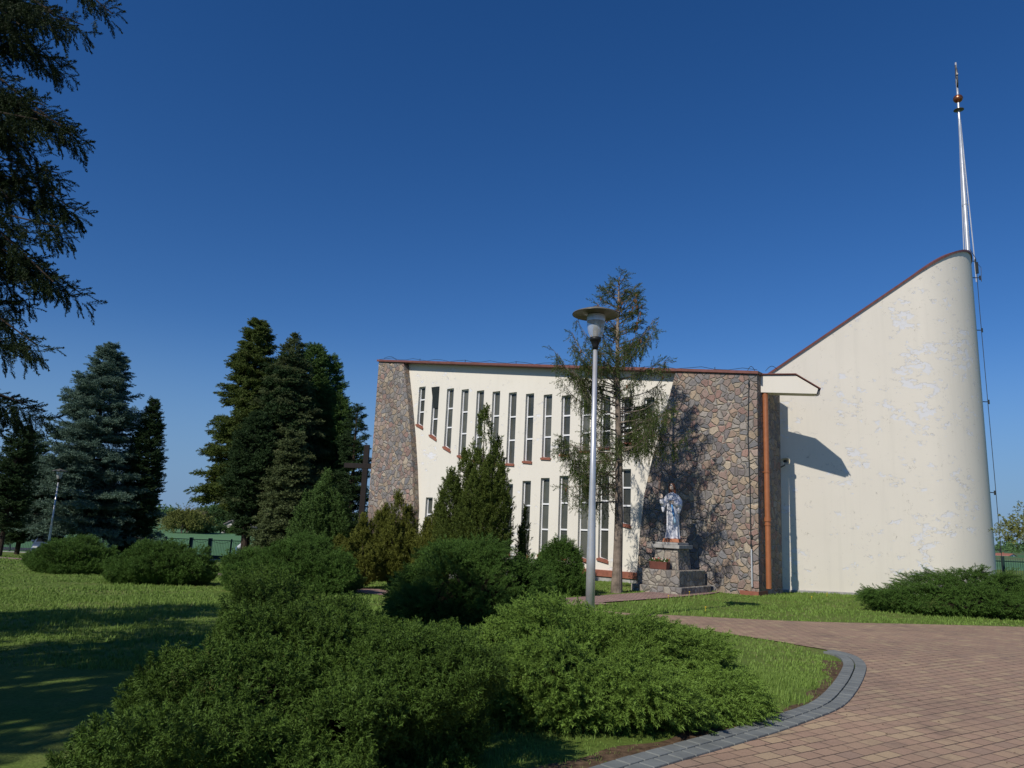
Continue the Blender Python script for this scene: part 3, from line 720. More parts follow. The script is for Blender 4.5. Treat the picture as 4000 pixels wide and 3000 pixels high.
def scatter(tmpls, pos, dirs, scale, tint, roll=None, seed=0, rollamt=.5):
    r = np.random.default_rng(seed); pos = np.asarray(pos, float); N = len(pos)
    x = unit(np.asarray(dirs, float)); upv = np.tile([0, 0, 1.], (N, 1)); upv[np.abs(x[:, 2]) > .97] = [1, 0, 0]
    y = unit(np.cross(upv, x)); z = np.cross(x, y)
    a = r.normal(0, rollamt, N) if roll is None else roll
    c, s = np.cos(a)[:, None], np.sin(a)[:, None]; y, z = y*c+z*s, z*c-y*s
    Mx = np.stack([x, y, z], -1)*np.asarray(scale).reshape(-1, 1, 1)
    pick = r.integers(0, len(tmpls), N); Vs = []; Ti = []; Tp = []
    for k, (tv, tt) in enumerate(tmpls):
        i = np.where(pick == k)[0]
        if not len(i): continue
        P = np.einsum('nij,vj->nvi', Mx[i], tv)+pos[i][:, None, :]
        Vs.append(P.reshape(-1, 3)); nt_ = len(tv)//3
        ti = np.repeat(np.asarray(tint)[i], nt_)+r.normal(0, .10, len(i)*nt_)
        Ti.append(np.repeat(np.clip(ti, 0, .97), 3)); Tp.append(np.tile(tt, len(i)))
    return np.concatenate(Vs), np.concatenate(Ti), np.concatenate(Tp)
def join(parts): return tuple(np.concatenate([p[i] for p in parts]) for i in range(3))
def leafmesh(name, data, mat, parent=None, loc=(0, 0, 0)):
    V, ti, tp_ = data; V = V-np.array(loc)
    return npmesh(name, V, np.arange(len(V)).reshape(-1, 3), mat, parent, (0, 0, 0) if parent else loc, {'tint': ti, 'tip': tp_})

TM = {}
TM['jun'] = [spray(s, 13, 7, 42, .45, .42, .13, .034, .05) for s in range(4)]       # juniper plume
TM['junf'] = [spray(s+20, 18, 8, 27, .55, .24, .075, .018, .16) for s in range(4)]    # feathery long plume
TM['tuft'] = [spray(s+40, 13, 12, 50, .15, .42, .10, .030, .0, .15) for s in range(4)] # upright scaly tuft
TM['spruce'] = [spray(s+60, 9, 6, 52, .75, .42, .17, .07, .12) for s in range(4)]
TM['thuja'] = [spray(s+80, 9, 7, 40, .85, .45, .16, .06, .1) for s in range(3)]
TM['yew'] = [spray(s+100, 10, 6, 40, .3, .30, .15, .05, .0) for s in range(4)]
TM['hang'] = [spray(s+120, 14, 7, 32, .85, .30, .10, .045, .12) for s in range(4)]
TM['leaf'] = [spray(s+140, 6, 4, 60, .2, .5, .24, .15, .0) for s in range(3)]
TM['thin'] = [spray(s+160, 7, 5, 35, .4, .28, .15, .05, .1) for s in range(4)]
FM = {}; M['inner'] = plain('inner_twigs_and_shade', (.018, .016, .010), .95, 0, .05, .4, 8, .8)
FM['jun_green'] = foliage('juniper_green', (.008,.020,.004), (.034,.080,.013), (.115,.21,.038), (.14,.10,.05))  # three junipers: base tones darkened to imitate deep shade between shoots, tips kept bright
FM['jun_bright'] = foliage('juniper_feathery_green', (.009,.024,.005), (.055,.110,.017), (.21,.33,.055), (.16,.12,.06))
FM['jun_olive'] = foliage('juniper_olive_green', (.006,.018,.004), (.027,.066,.010), (.115,.19,.030), (.17,.12,.05))
FM['jun_gold'] = foliage('juniper_golden_green', (.045,.060,.010), (.095,.115,.018), (.16,.17,.028))
FM['blue'] = foliage('blue_spruce_needles', (.045,.085,.065), (.085,.145,.105), (.15,.215,.155), (.13,.12,.08))
FM['dark'] = foliage('dark_conifer_needles', (.014,.028,.010), (.028,.055,.018), (.045,.08,.026))
FM['olive'] = foliage('olive_spruce_needles', (.026,.044,.010), (.058,.085,.018), (.11,.145,.030), (.15,.10,.05))
FM['greyol'] = foliage('grey_olive_spruce_needles', (.030,.044,.018), (.070,.095,.036), (.13,.16,.06), (.16,.11,.06))
FM['thuja'] = foliage('thuja_scales', (.030,.060,.014), (.065,.12,.026), (.10,.17,.04))
FM['dry'] = foliage('sparse_spruce_needles', (.024,.040,.010), (.055,.085,.018), (.10,.135,.032), (.16,.09,.04))
FM['yew'] = foliage('yew_needles', (.024,.044,.008), (.06,.092,.016), (.12,.155,.028))
FM['cyp'] = foliage('hanging_cypress_scales', (.006,.014,.005), (.014,.030,.009), (.035,.055,.014), (.12,.06,.03))
FM['far'] = foliage('far_tree_leaves', (.045,.09,.03), (.07,.13,.045), (.10,.17,.055))
FM['spring'] = foliage('pale_spring_leaves', (.09,.11,.025), (.15,.17,.04), (.20,.21,.06))

def mound(name, c, rx_, ry_, h, mat, tm, label, group, n, L=.42, seed=0, outw=1.0, upw=.55, lump=.16, rot=0., sink=.12, boxy=.8, core=True, top_bias=0., cat='shrub', tintb=.45, clump=.95, peak=.22, under=.20):
    """low spreading conifer: branch plumes springing from a lumpy body"""
    r = np.random.default_rng(seed); c = np.array(c, float)
    ph0 = r.uniform(0, 6.28, 8); fr = r.uniform(1.5, 5, 8); ax = unit(r.normal(size=(8, 3)))
    def body(d):
        k = 1+lump*sum(np.sin(d@(ax[i]*fr[i]*2.2)+ph0[i]) for i in range(8))/2.6
        pn_ = 2/boxy**1.6; e = d/np.maximum(1e-6, (np.abs(d)**pn_).sum(-1, keepdims=True))**(1/pn_)
        p = e*np.array([rx_, ry_, h])*k[:, None]; uc = 1-under*(1-np.clip(e[:, 2]/.38, 0, 1))**1.5; p[:, 0] *= uc; p[:, 1] *= uc; p[:, 2] *= 1-peak*(e[:, 0]**2+e[:, 1]**2)
        cs, sn = math.cos(rot), math.sin(rot)
        return np.stack([p[:, 0]*cs-p[:, 1]*sn, p[:, 0]*sn+p[:, 1]*cs, np.maximum(p[:, 2], 0.02)], -1)
    d = r.normal(size=(n, 3)); d[:, 2] = np.abs(d[:, 2])*(1+top_bias)-.08; d = unit(d)
    p = body(d)
    gx = c[0]+p[:, 0]; gy = c[1]+p[:, 1]
    hor = unit(np.stack([p[:, 0]/rx_, p[:, 1]/ry_, p[:, 0]*0], -1)); hr = np.sqrt((p[:, 0]/rx_)**2+(p[:, 1]/ry_)**2)[:, None]
    dirs = unit(hor*outw*(.35+hr*.9)+np.array([0, 0, 1.])*upw*(1.25-hr*.35)+r.normal(0, .28, (n, 3)))
    sc = L*r.uniform(.65, 1.25, n)
    # shoots gather into cushions with gaps between them
    cr_ = L*clump; area = 2*PI*(rx_*ry_+h*(rx_+ry_)/2)/1.4; Mc = max(12, int(area/(cr_*cr_*2.2)))
    dc = r.normal(size=(Mc, 3)); dc[:, 2] = np.abs(dc[:, 2])*(1+top_bias)-.05; pc_ = body(unit(dc))
    dist = np.full(n, 9.); nid = np.zeros(n, int)
    for j in range(Mc):
        dj = np.linalg.norm(p-pc_[j], axis=1); kk_ = dj < dist; dist[kk_] = dj[kk_]; nid[kk_] = j
    coff = r.uniform(-.5, .35, Mc)*cr_; ct2 = r.normal(0, .12, Mc)
    fan = (p-pc_[nid])/cr_
    nrm = unit(p/np.array([rx_, ry_, h])**2)
    dirs = unit(dirs+fan*.55)
    p = p + nrm*(coff[nid]-np.minimum(1.6, dist/cr_)**2*cr_*.42)[:, None]
    p[:, 2] = np.maximum(p[:, 2], .02)
    inn = p*r.uniform(.88, 1.0, n)[:, None]
    pos = np.stack([gx, gy, gz(gx, gy)], -1); pos[:, :2] = c[:2]+inn[:, :2]; pos[:, 2] = gz(pos[:, 0], pos[:, 1])+inn[:, 2]
    pos -= dirs*sc[:, None]*.55
    pos[:, 2] = np.maximum(pos[:, 2], gz(pos[:, 0], pos[:, 1])+.02)
    # clumps of colour
    cl = unit(r.normal(size=(40, 3))); ctint = r.uniform(0, 1, 40); near = np.argmax(d@cl.T+0*r.normal(size=(n, 40))*.05, 1)
    tint = tintb+(ctint[near]-.5)*.3+ct2[nid]+r.normal(0, .12, n)
    data = scatter(tm, pos, dirs, sc, np.clip(tint, 0, .97), seed=seed, rollamt=.8)
    root = empty(name, (c[0], c[1], float(gz(c[0], c[1])))); T(root, label, cat, group)
    leafmesh('foliage', data, mat, root, tuple(root.location))
    # woody inside: real limbs fanning out from the stool
    mb = MB(root.location); 
    for i in range(46):
        dd = unit(np.array([r.normal(), r.normal(), abs(r.normal())*.6+.12])); e = body(dd[None])[0]*.78
        b0 = np.array([c[0]+e[0]*.05, c[1]+e[1]*.05, root.location[2]-.05]); e3 = np.array([c[0]+e[0], c[1]+e[1], root.location[2]+e[2]]); mm_ = (b0+e3)/2+np.array([0, 0, -.08*h]); mm_[2] = max(mm_[2], root.location[2]+.04)
        mb.tube([b0, mm_, e3], [.028, .02, .008], 5)
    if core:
        # closed near-black shell, its colour standing for shade inside the shrub
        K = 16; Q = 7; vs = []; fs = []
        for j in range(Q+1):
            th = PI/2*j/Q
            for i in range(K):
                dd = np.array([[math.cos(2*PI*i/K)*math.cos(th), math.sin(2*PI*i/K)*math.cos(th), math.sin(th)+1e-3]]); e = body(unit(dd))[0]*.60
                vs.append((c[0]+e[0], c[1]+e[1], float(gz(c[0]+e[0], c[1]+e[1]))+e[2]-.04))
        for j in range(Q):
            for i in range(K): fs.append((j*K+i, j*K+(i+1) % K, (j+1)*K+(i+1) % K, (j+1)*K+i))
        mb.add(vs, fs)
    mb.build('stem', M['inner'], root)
    return root
def place(px, py_base, Y=None):
    p = onG(px, py_base); return (p[0], p[1])

JG = 'spreading junipers on the lawn'
# --- front, left: big olive scale-leaved juniper (three stools grown together)
def cpx(px, Y, z=0.): # plan position by photo column at a distance
    d = ray(px, 2400); return (d[0]/d[1]*Y, Y)
c = cpx(1235, 6.2)
mound('spreading_juniper', c, 1.36, 2.45, .94, FM['jun_olive'], TM['tuft'], 'huge olive green scaly juniper filling the lower left foreground', JG, 12500, .20, 11, .5, .95, .20, boxy=.9, clump=1.5, rot=.3, peak=.1)
c = cpx(2270, 7.95)
mound('spreading_juniper', c, 1.92, 1.66, .80, FM['jun_bright'], TM['junf'], 'bright green feathery juniper in front of the lamp post beside the kerb', JG, 9500, .36, 12, 1.05, .45, .13, boxy=.82, rot=.5, clump=1.0, peak=.12)
# --- middle distance
def m_at(px0, px1, ybase, ytop, **k):
    pc = (px0+px1)/2; b = onG(pc, ybase); Yf = b[1]; wd = (px1-px0)/FPX*Yf; ry = wd*.5*k.pop('deep', .8); Yc = Yf+ry*.9
    wd = (px1-px0)/FPX*Yc; t = atY(pc, ytop, Yc); x = cpx(pc, Yc)[0]
    zt = t[2]-float(gz(x, Yc))
    return (x, Yc), wd/2*.97, ry, zt
for (px0, px1, yb, yt, mat, tm, lab, n, L, sd, ow, uw, bx_) in (
    (845, 1430, 2325, 2085, 'jun_green', 'jun', 'dark green dome juniper behind the huge olive one left of centre', 5200, .30, 21, .8, .6, .92),
    (1500, 2190, 2455, 2086, 'jun_green', 'junf', 'tall dark green feathery juniper left of the near lamp post', 6200, .34, 22, .9, .6, .8),
    (2040, 2300, 2330, 2098, 'jun_green', 'jun', 'rounded dark juniper directly behind the near lamp post', 2600, .28, 23, .8, .6, .8),
    (1390, 1700, 2272, 2110, 'jun_green', 'jun', 'low dark juniper in front of the golden junipers beside the path', 2600, .28, 24, .8, .6, .8),
    (375, 822, 2288, 2098, 'jun_green', 'jun', 'wide dome juniper alone on the left lawn with its foot on open grass', 4600, .28, 25, .8, .6, .95),
    (70, 440, 2245, 2085, 'jun_green', 'jun', 'leftmost dome juniper on the lawn below the far lamp post', 4200, .28, 26, .8, .6, .95),
    (880, 1030, 2225, 2165, 'jun_olive', 'jun', 'small juniper beyond the path near the gate', 1100, .28, 27, .8, .6, .8)):
    c, rx_, ry_, h = m_at(px0, px1, yb, yt)
    mound('spreading_juniper', c, rx_*.93, ry_, h*.90, FM[mat], TM[tm], lab, JG, n, L, sd, ow, uw, .12, boxy=bx_)
c, rx_, ry_, h = m_at(3370, 4280, 2418, 2222, deep=.45)
mound('spreading_juniper', c, rx_*.95, ry_, h*.92, FM['jun_green'], TM['junf'], 'flat wide feathery juniper at the foot of the cream tower on the right', JG, 6500, .38, 28, 1.15, .38, .12, boxy=.8, tintb=.5, clump=.8)
# low spill of front right bush towards the kerb
# --- golden upright junipers before the hall
def upright(name, px0, px1, yb, yt, Y, mat, label, cat, group, n, L, seed, tmk='yew', lobes=7, stems=True, profile='egg', tintb=.5):
    r = np.random.default_rng(seed); pc = (px0+px1)/2; x = float(atY(pc, (yb+yt)/2, Y)[0]); y = Y; zb = float(gz(x, y)); H = atY(pc, yt, Y)[2]-zb; W = (px1-px0)/FPX*Y/2
    root = empty(name, (x, y, zb)); T(root, label, cat, group)
    pos = []; dirs = []; tint = []; st = MB(root.location)
    for k in range(lobes):
        a = 2*PI*k/lobes+r.uniform(-.4, .4); lean = r.uniform(.3, .8) if k else 0
        hh = H*(1-.58*lean*r.uniform(.75, 1.1)) if k else H
        end = np.array([math.cos(a)*W*lean, math.sin(a)*W*lean, hh]); wl = W*r.uniform(.42, .60)*(1.0 if k else 1.15)
        b0 = np.array([math.cos(a)*.10, math.sin(a)*.10, 0])
        nk = int(n/lobes); t = r.uniform(.08 if stems else .0, 1, nk)**.85
        ax_ = b0+(end-b0)*t[:, None]; ax_[:, 2] = hh*t; bulge = np.sin(t*PI*.9)**.6
        ax_[:, :2] += (np.array([math.cos(a), math.sin(a)])*W*.22*lean*np.sin(t*PI)[:, None])
        wr = wl*np.clip(np.minimum(1, t*3.0)*(1-t**2.2)+.05, 0, 1)*(r.uniform(.35, 1, nk)**.5)
        an = r.uniform(0, 2*PI, nk); off = np.stack([np.cos(an)*wr, np.sin(an)*wr, 0*wr], -1)
        pos.append(ax_+off); dirs.append(unit(off*.55/np.maximum(.02, wl)+np.array([0, 0, .85])+r.normal(0, .25, (nk, 3)))); tint.append(np.clip(tintb+r.normal(0, .17, nk)+r.uniform(-.12, .12), 0, .97))
        if stems: st.tube([root.location+Vector(b0), root.location+Vector((b0+end)/2+np.array([0, 0, -.1])), root.location+Vector(end*.93)], [.05, .03, .008], 6)
    P = np.concatenate(pos)+np.array(root.location); D = np.concatenate(dirs)
    sc = L*r.uniform(.6, 1.25, len(P)); P -= D*sc[:, None]*.4
    leafmesh('foliage', scatter(TM[tmk], P, D, sc, np.concatenate(tint), seed=seed), FM[mat], root, tuple(root.location))
    if stems: st.build('stem', M['bark_dark'], root)
    return root
UG = 'upright golden junipers before the hall'
upright('golden_juniper', 1300, 1530, 2170, 2025, 24, 'jun_gold', 'low yellow green juniper at the left end of the golden row', 'shrub', UG, 1500, .34, 31, 'yew', 6)
upright('golden_juniper', 1400, 1700, 2170, 1938, 24.5, 'jun_gold', 'tallest golden green juniper in front of the stone pier', 'shrub', UG, 2400, .34, 32, 'yew', 8)
upright('golden_juniper', 1600, 1830, 2190, 1975, 23, 'jun_gold', 'golden juniper leaning against the tall yew', 'shrub', UG, 1700, .34, 33, 'yew', 6)
upright('yew_tree', 1700, 2060, 2190, 1600, 22.0, 'yew', 'tall bushy dark yew growing in front of the slit windows', 'tree', None, 5000, .32, 34, 'yew', 12)
upright('yew_shrub', 2010, 2085, 2190, 1985, 23.5, 'yew', 'slim young yew beside the tall one under the hall windows', 'shrub', None, 350, .28, 35, 'yew', 3)

def conifer(name, px, Y, yt, W, mat, label, n_br, group=None, zc0=.08, seed=0, L=.5, tmk='spruce', droop=.25, per=26, prof='cone', bare=0., trunk_r=None, az_filter=None, tintb=.5, barkm='bark_dark', lean=0., power=.85, tipup=.12, whorl=.62):
    """trunk, whorled limbs and needle sprays set along each limb"""
    r = np.random.default_rng(seed); x = float(atY(px, yt, Y)[0]); y = Y; zb = float(gz(x, y)); H = atY(px, yt, Y)[2]-zb; x -= lean*H
    root = empty(name, (x, y, zb)); T(root, label, 'tree', group); base = np.array([x, y, zb])
    tr = trunk_r or H*.016
    tk = MB(base); hs = np.linspace(0, 1, 9); off = np.stack([np.sin(hs*4+seed)*.03*H*.15+lean*hs*H, np.cos(hs*3+seed)*.02*H*.1, hs*H], -1); tk.tube([base+o for o in off], [tr*(1.15-t)+.01 for t in hs], 9)
    pos = []; dirs = []; tint = []; scs = []
    lev = max(6, int(H*(1-zc0)/whorl))
    for i in range(n_br):
        u = (i+r.uniform(0, 1))/n_br
        if whorl < 1.5: u = (round(u*lev)+r.normal(0, .27))/lev
        u = zc0+(1-zc0)*min(1, max(0, u))
        uu = (u-zc0)/(1-zc0)
        if prof == 'cone': w_ = (1-uu)**power
        elif prof == 'egg': w_ = math.sin(PI*min(1, .16+.84*uu))**.75 if uu > .4 else min(1, .2+uu*2.0)
        elif prof == 'column': w_ = min(1, .75+uu)*(1-uu**3)**.8
        w_ = max(w_, .04); Lb = W*w_*r.uniform(.62, 1.12)
        if r.uniform() < bare: continue
        a = r.uniform(0, 2*PI)
        c0 = base+np.array([np.interp(u, hs, off[:, 0]), np.interp(u, hs, off[:, 1]), u*H])
        dh = np.array([math.cos(a), math.sin(a), 0]); sd = np.array([-dh[1], dh[0], 0])
        rise = .55*uu-.10+.9*max(0, uu-.8)*5*.5+(r.normal()*.06)
        def bp(t): return c0+dh*Lb*t+np.array([0, 0, Lb*(rise*t-droop*t*t+tipup*t**3*1.5)])
        if Lb > .5: tk.tube([bp(0), bp(.5), bp(.9)], [max(.012, tr*.28*w_), max(.008, tr*.16*w_), .006], 4, False)
        k = max(3, int(per*(.25+.75*w_))); t = r.uniform(.12, 1, k)**.75
        P = np.array([bp(q) for q in t]); wd = Lb*.30*(1-t*.75)*(t > .05); o_ = r.uniform(-1, 1, k)
        P += sd*(o_*wd)[:, None]; P[:, 2] -= np.abs(o_)*wd*.25; P[:, 2] += r.normal(0, .05*L, k)
        D = unit(dh*.8+sd*(o_*.9)[:, None]+np.array([0, 0, 1.])*(rise-2*droop*t+tipup*3*t*t)[:, None]*.7+r.normal(0, .15, (k, 3)))
        pos.append(P); dirs.append(D); tint.append(np.clip(tintb+r.normal(0, .1)+r.normal(0, .13, k), 0, .97)); scs.append(L*r.uniform(.7, 1.25, k)*(.6+.4*w_))
    pos = np.concatenate(pos); dirs = np.concatenate(dirs); scs = np.concatenate(scs)
    leafmesh('crown', scatter(TM[tmk], pos, dirs, scs, np.concatenate(tint), seed=seed, rollamt=.35), FM[mat], root, tuple(base))
    tk.build('trunk', M[barkm], root)
    return root
TG = 'tall conifers between the lawn and the gate'
conifer('blue_spruce', 430, 54, 1360, 4.8, 'blue', 'large blue grey spruce at the left behind the far lamp post', 360, 'conifers on the left side of the lawn', .14, 41, .66, per=62, droop=.2, power=.68, whorl=.75)
conifer('thuja_tree', 600, 55, 1565, 1.1, 'dark', 'dark narrow thuja close against the right side of the blue spruce', 420, 'conifers on the left side of the lawn', .03, 42, .55, 'thuja', .05, 20, 'column', whorl=9, tintb=.3)
conifer('thuja_tree', 86, 46, 1650, .95, 'dark', 'slim ragged thuja at the left edge of the lawn with bare leaning stem', 170, 'conifers on the left side of the lawn', .22, 43, .6, 'thuja', .1, 14, 'column', whorl=9, tintb=.3)
conifer('thuja_tree', 142, 54, 1695, 1.1, 'dark', 'slim dark thuja between the ragged thuja and the blue spruce', 200, 'conifers on the left side of the lawn', .12, 44, .7, 'thuja', .1, 16, 'column', whorl=9)
0 and conifer('thuja_tree', 10, 43, 1800, 1.3, 'thuja', 'short thuja cut by the left edge of the view', 150, 'conifers on the left side of the lawn', .15, 45, .6, 'thuja', .1, 14, 'column', whorl=9, tintb=.3)
conifer('spruce_tree', 1012, 42, 1262, 2.6, 'olive', 'tallest olive green spruce with layered limbs left of the church', 330, TG, .27, 46, .55, lean=-.045, per=58, droop=.22, power=.6, whorl=.8)
conifer('spruce_tree', 1150, 41, 1322, 2.9, 'greyol', 'grey green spruce with thin brown leader among the tall group', 230, TG, .28, 47, .50, per=44, droop=.22, power=.75, bare=.1, tintb=.55, whorl=.7)
conifer('thuja_tree', 1225, 44, 1355, 1.6, 'thuja', 'tall green thuja with pointed crown behind the grey green spruce', 340, TG, .12, 48, .65, 'thuja', .04, 22, 'column', whorl=9)
conifer('thuja_tree', 1288, 45, 1400, 1.5, 'thuja', 'round topped green thuja right of the pointed one', 300, TG, .15, 49, .65, 'thuja', .04, 20, 'column', whorl=9, tintb=.4)
conifer('thuja_tree', 1335, 43, 1560, 1.1, 'thuja', 'lower green thuja stepping down towards the wooden cross', 240, TG, .1, 50, .6, 'thuja', .04, 16, 'column', whorl=9)
conifer('spruce_tree', 1400, 40, 1590, 1.15, 'dark', 'small dark spruce next to the stone pier of the church', 130, TG, .2, 51, .5, per=18, droop=.15, power=.6)
conifer('cypress_tree', 1010, 39, 1630, 1.1, 'dark', 'dark columnar cypress in front of the tallest spruce with a bent trunk', 330, TG, .24, 52, .55, 'thuja', .03, 20, 'egg', tintb=.55)
conifer('spruce_tree', 1150, 38, 1700, 1.35, 'greyol', 'shorter grey green spruce with skirts near the ground before the tall ones', 190, TG, .10, 53, .62, per=28, droop=.3, power=.6)
conifer('spruce_tree', 1120, 41, 1400, 2.3, 'dark', 'dark spruce hidden in the middle of the tall group', 200, TG, .30, 54, .7, per=26, droop=.2, power=.5)
upright('yew_shrub', 1120, 1410, 2130, 1850, 33, 'thuja', 'broad rounded dark green yew bush in front of the tall group', 'shrub', None, 2600, .55, 55, 'yew', 10, tintb=.2)

# --- sparse drooping spruce before the church, built limb by limb
def sparse_spruce():   # every limb its own curve
    r = np.random.default_rng(77); Y = 21.9; x, y = cpx(2408, Y); zb = float(gz(x, y))-.03; base = np.array([x, y, zb])
    top = atY(2420, 1085, Y); H = top[2]-zb
    root = empty('spruce_tree', base); T(root, 'sparse drooping spruce with bare lower trunk standing between lamp post and statue', 'tree')
    tk = MB(base); hs = np.linspace(0, 1, 14)
    def tc(t): 
        px = 2408+(2420-2408)*t+6*math.sin(t*5); return np.array([x+(top[0]-x)*t+.05*math.sin(t*6), y+.06*math.sin(t*4+1), zb+H*t])
    tk.tube([tc(t) for t in hs], [.135*(1-t)**.75+.012+.03*math.exp(-t*40) for t in hs], 14)
    pos = []; dirs = []; ti = []; sc = []; cone = []
    nb = 120
    for i in range(nb):
        u = .27+.72*((i+r.uniform())/nb); uu = (u-.27)/.73
        a = r.uniform(0, 2*PI)
        if u < .46 and math.cos(a+.35) > -.1 and u < .43: continue
        Lb = (2.75*(1-uu)**.62*(.62+.38*min(1, uu*6)))*r.uniform(.55, 1.08)*(1 if uu < .5 else (1.0))
        if .60 < uu < .86: Lb *= .82
        dh = np.array([math.cos(a), math.sin(a), 0]); sd = np.array([-dh[1], dh[0], 0]); rise = r.uniform(-.1, .25)+uu*.45; sag = r.uniform(.15, .5)*(1-uu); up_ = r.uniform(.15, .55)
        c0 = tc(u)
        def bp(t): return c0+dh*Lb*t+np.array([0, 0, Lb*(rise*t-sag*t*t+up_*t**4)])+sd*.08*Lb*math.sin(t*4+i)
        tk.tube([bp(t) for t in np.linspace(0, 1, 6)], [.024*(1-t)*(.5+.5*(1-uu))+.005 for t in np.linspace(0, 1, 6)], 5, False)
        nk = int(29*Lb*(.65+.35*r.uniform()))
        for k in range(nk):
            t = r.uniform(.18, 1)**.8; p = bp(t); o = r.uniform(-1, 1)*.16*Lb*(1.1-t)
            p = p+sd*o; hl = r.uniform(.18, .62)*(1-.45*uu)
            q_ = p+np.array([0, 0, -1])*hl+dh*.10*r.normal()+sd*.1*r.normal()
            if uu > .7 or r.uniform() < .25: q_ = p+unit(dh+np.array([0, 0, r.uniform(-.3, .9)])+sd*r.normal())*hl*.6
            if r.uniform() < .5: tk.tube([p, q_], [.006, .003], 3, False)
            m_ = max(2, int(hl/.11))
            for j in range(m_):
                pp = p+(q_-p)*(j/m_); pos.append(pp); dirs.append(unit(q_-p)+r.normal(0, .35, 3)); ti.append(np.clip(.5+r.normal(0, .22)+(.15 if uu > .75 else 0), 0, .97)); sc.append(r.uniform(.14, .28))
        ncone = (5 if uu > .72 else (1 if r.uniform() < .35 else 0))
        for k in range(ncone):
            p = bp(r.uniform(.6, 1))+r.normal(0, .07, 3); cone.append(p)
    leafmesh('crown', scatter(TM['thin'], np.array(pos), np.array(dirs), np.array(sc), np.array(ti), seed=3), FM['dry'], root, tuple(base))
    tk.build('trunk', M['bark'], root); 
    b = MB(); b.lathe((0, 0, 0), [(.004, 0), (.02, -.02), (.024, -.06), (.018, -.10), (.004, -.125)], 6); c0 = b.build('cone', plain('brown_spruce_cones', (.16, .07, .035), .8), root, loc=tuple(cone[0]-base))
    for q in cone[1:98]: c1 = c0.copy(); COL.objects.link(c1); c1.parent = root; c1.location = tuple(q-base)
sparse_spruce()

# --- weeping false cypress whose limbs hang in from the left
def weeping(name, x, y, H, W, label, n_br, seed, tips=(), nb0=.12, per=30, L=.42, skip=0., group=None):
    r = np.random.default_rng(seed); zb = float(gz(x, y)); base = np.array([x, y, zb]); root = empty(name, base); T(root, label, 'tree', group)
    tk = MB(base); hs = np.linspace(0, 1, 10); tk.tube([base+np.array([.1*math.sin(t*5), .1*math.cos(t*4)-.1, H*t]) for t in hs], [.24*(1.05-t)+.01 for t in hs], 10)
    pos = []; dirs = []; ti = []; sc = []
    specs = []
    for i in range(n_br):
        u = nb0+(1-nb0)*((i+r.uniform())/n_br); a = r.uniform(0, 2*PI); Lb = W*(1-((u-nb0)/(1-nb0))**1.6)*r.uniform(.65, 1.0)+.15
        rs = r.uniform(.0, .35); e = base+np.array([math.cos(a)*Lb, math.sin(a)*Lb, u*H+Lb*(rs-.15)]); specs.append((np.array([x, y, zb+u*H]), e, 1.0))
    for t_ in tips: 
        e = np.array(t_); specs.append((np.array([x, y, e[2]-.1+.25*np.linalg.norm(e[:2]-base[:2])*.4]), e, 1.25))
    for (s_, e, dn) in specs:
        v = e-s_; Lb = np.linalg.norm(v[:2])+.01; dh = np.array([v[0], v[1], 0])/Lb; sd = np.array([-dh[1], dh[0], 0])
        def bp(t): return s_+v*t+np.array([0, 0, .20*Lb*math.sin(PI*t)*(1-.25*t)+.05*Lb*math.sin(7*t+s_[2]*9)])+sd*.06*Lb*math.sin(6*t+s_[2]*5)
        tk.tube([bp(t) for t in np.linspace(0, 1, 7)], [.022*(1-t)+.005 for t in np.linspace(0, 1, 7)], 5, False)
        k = int(per*Lb*dn)
        for j in range(k):
            t = r.uniform(.1, 1)**.75; o = r.uniform(-1, 1)*(.10+.34*Lb*.35*(1.05-t)); p = bp(t)+sd*o; p[2] -= abs(o)*.35+abs(r.normal(0, .05))
            D = dh*r.uniform(.2, .8)+sd*np.sign(o)*r.uniform(0, .5)+np.array([0, 0, -1])*r.uniform(.35, 1.1)*(1 if r.uniform() < .7 else -.35); D = unit(D)
            s1 = L*r.uniform(.55, 1.2)*(1-.35*t); pos.append(p); dirs.append(D); sc.append(s1); ti.append(np.clip(.42+r.normal(0, .2), 0, .96))
            if r.uniform() < .5:
                pos.append(p+D*s1*.6); dirs.append(unit(D+np.array([0, 0, -.8])+r.normal(0, .2, 3))); sc.append(s1*.7); ti.append(.5)
    leafmesh('crown', scatter(TM['hang'], np.array(pos), np.array(dirs), np.array(sc), np.array(ti), seed=seed), FM['cyp'], root, tuple(base))
    tk.build('trunk', M['bark_dark'], root)
tips = [atY(px, py, Yt) for px, py, Yt in ((395,25,6.2), (330,150,6.4), (300,40,5.6), (240,10,6.6), (255,300,6.3), (235,420,6.0), (190,240,6.8), (310,600,6.2), (270,720,6.5), (200,560,5.8), (180,640,7.0), (262,860,6.2), (225,890,6.6), (150,880,5.8), (292,1055,6.3), (210,1040,5.9), (215,1170,6.4), (120,1100,6.9), (190,1300,6.1), (110,1250,6.6), (50,1280,6.0), (138,1585,6.3), (60,1560,6.0), (10,1690,6.2), (60,400,6), (60,600,6.5), (90,120,6.5), (80,960,6), (60,1130,6.5), (100,500,6.4), (80,740,6.2), (120,350,6), (60,40,6.), (160,90,5.8))]
weeping('cypress_tree', -7.4, 6.5, 8.6, 2.0, 'dark weeping cypress whose hanging limbs enter from the left edge of the view', 64, 61, tips, nb0=.2, per=72, L=.25)
weeping('cypress_tree', -11.5, 5.5, 11, 2.2, 'dark weeping cypress outside the left of the view whose shade lies on the lawn', 70, 62, (), nb0=.12, per=30, L=.6)
weeping('cypress_tree', -8.6, 2.4, 9, 2.6, 'second weeping cypress outside the view to the left of the viewer', 70, 63, (), nb0=.18, per=22, L=.6)
weeping('cypress_tree', -7.6, 1.0, 7, 1.9, 'third weeping cypress outside the view shading the lower left lawn', 60, 64, (), nb0=.1, per=30, L=.6)
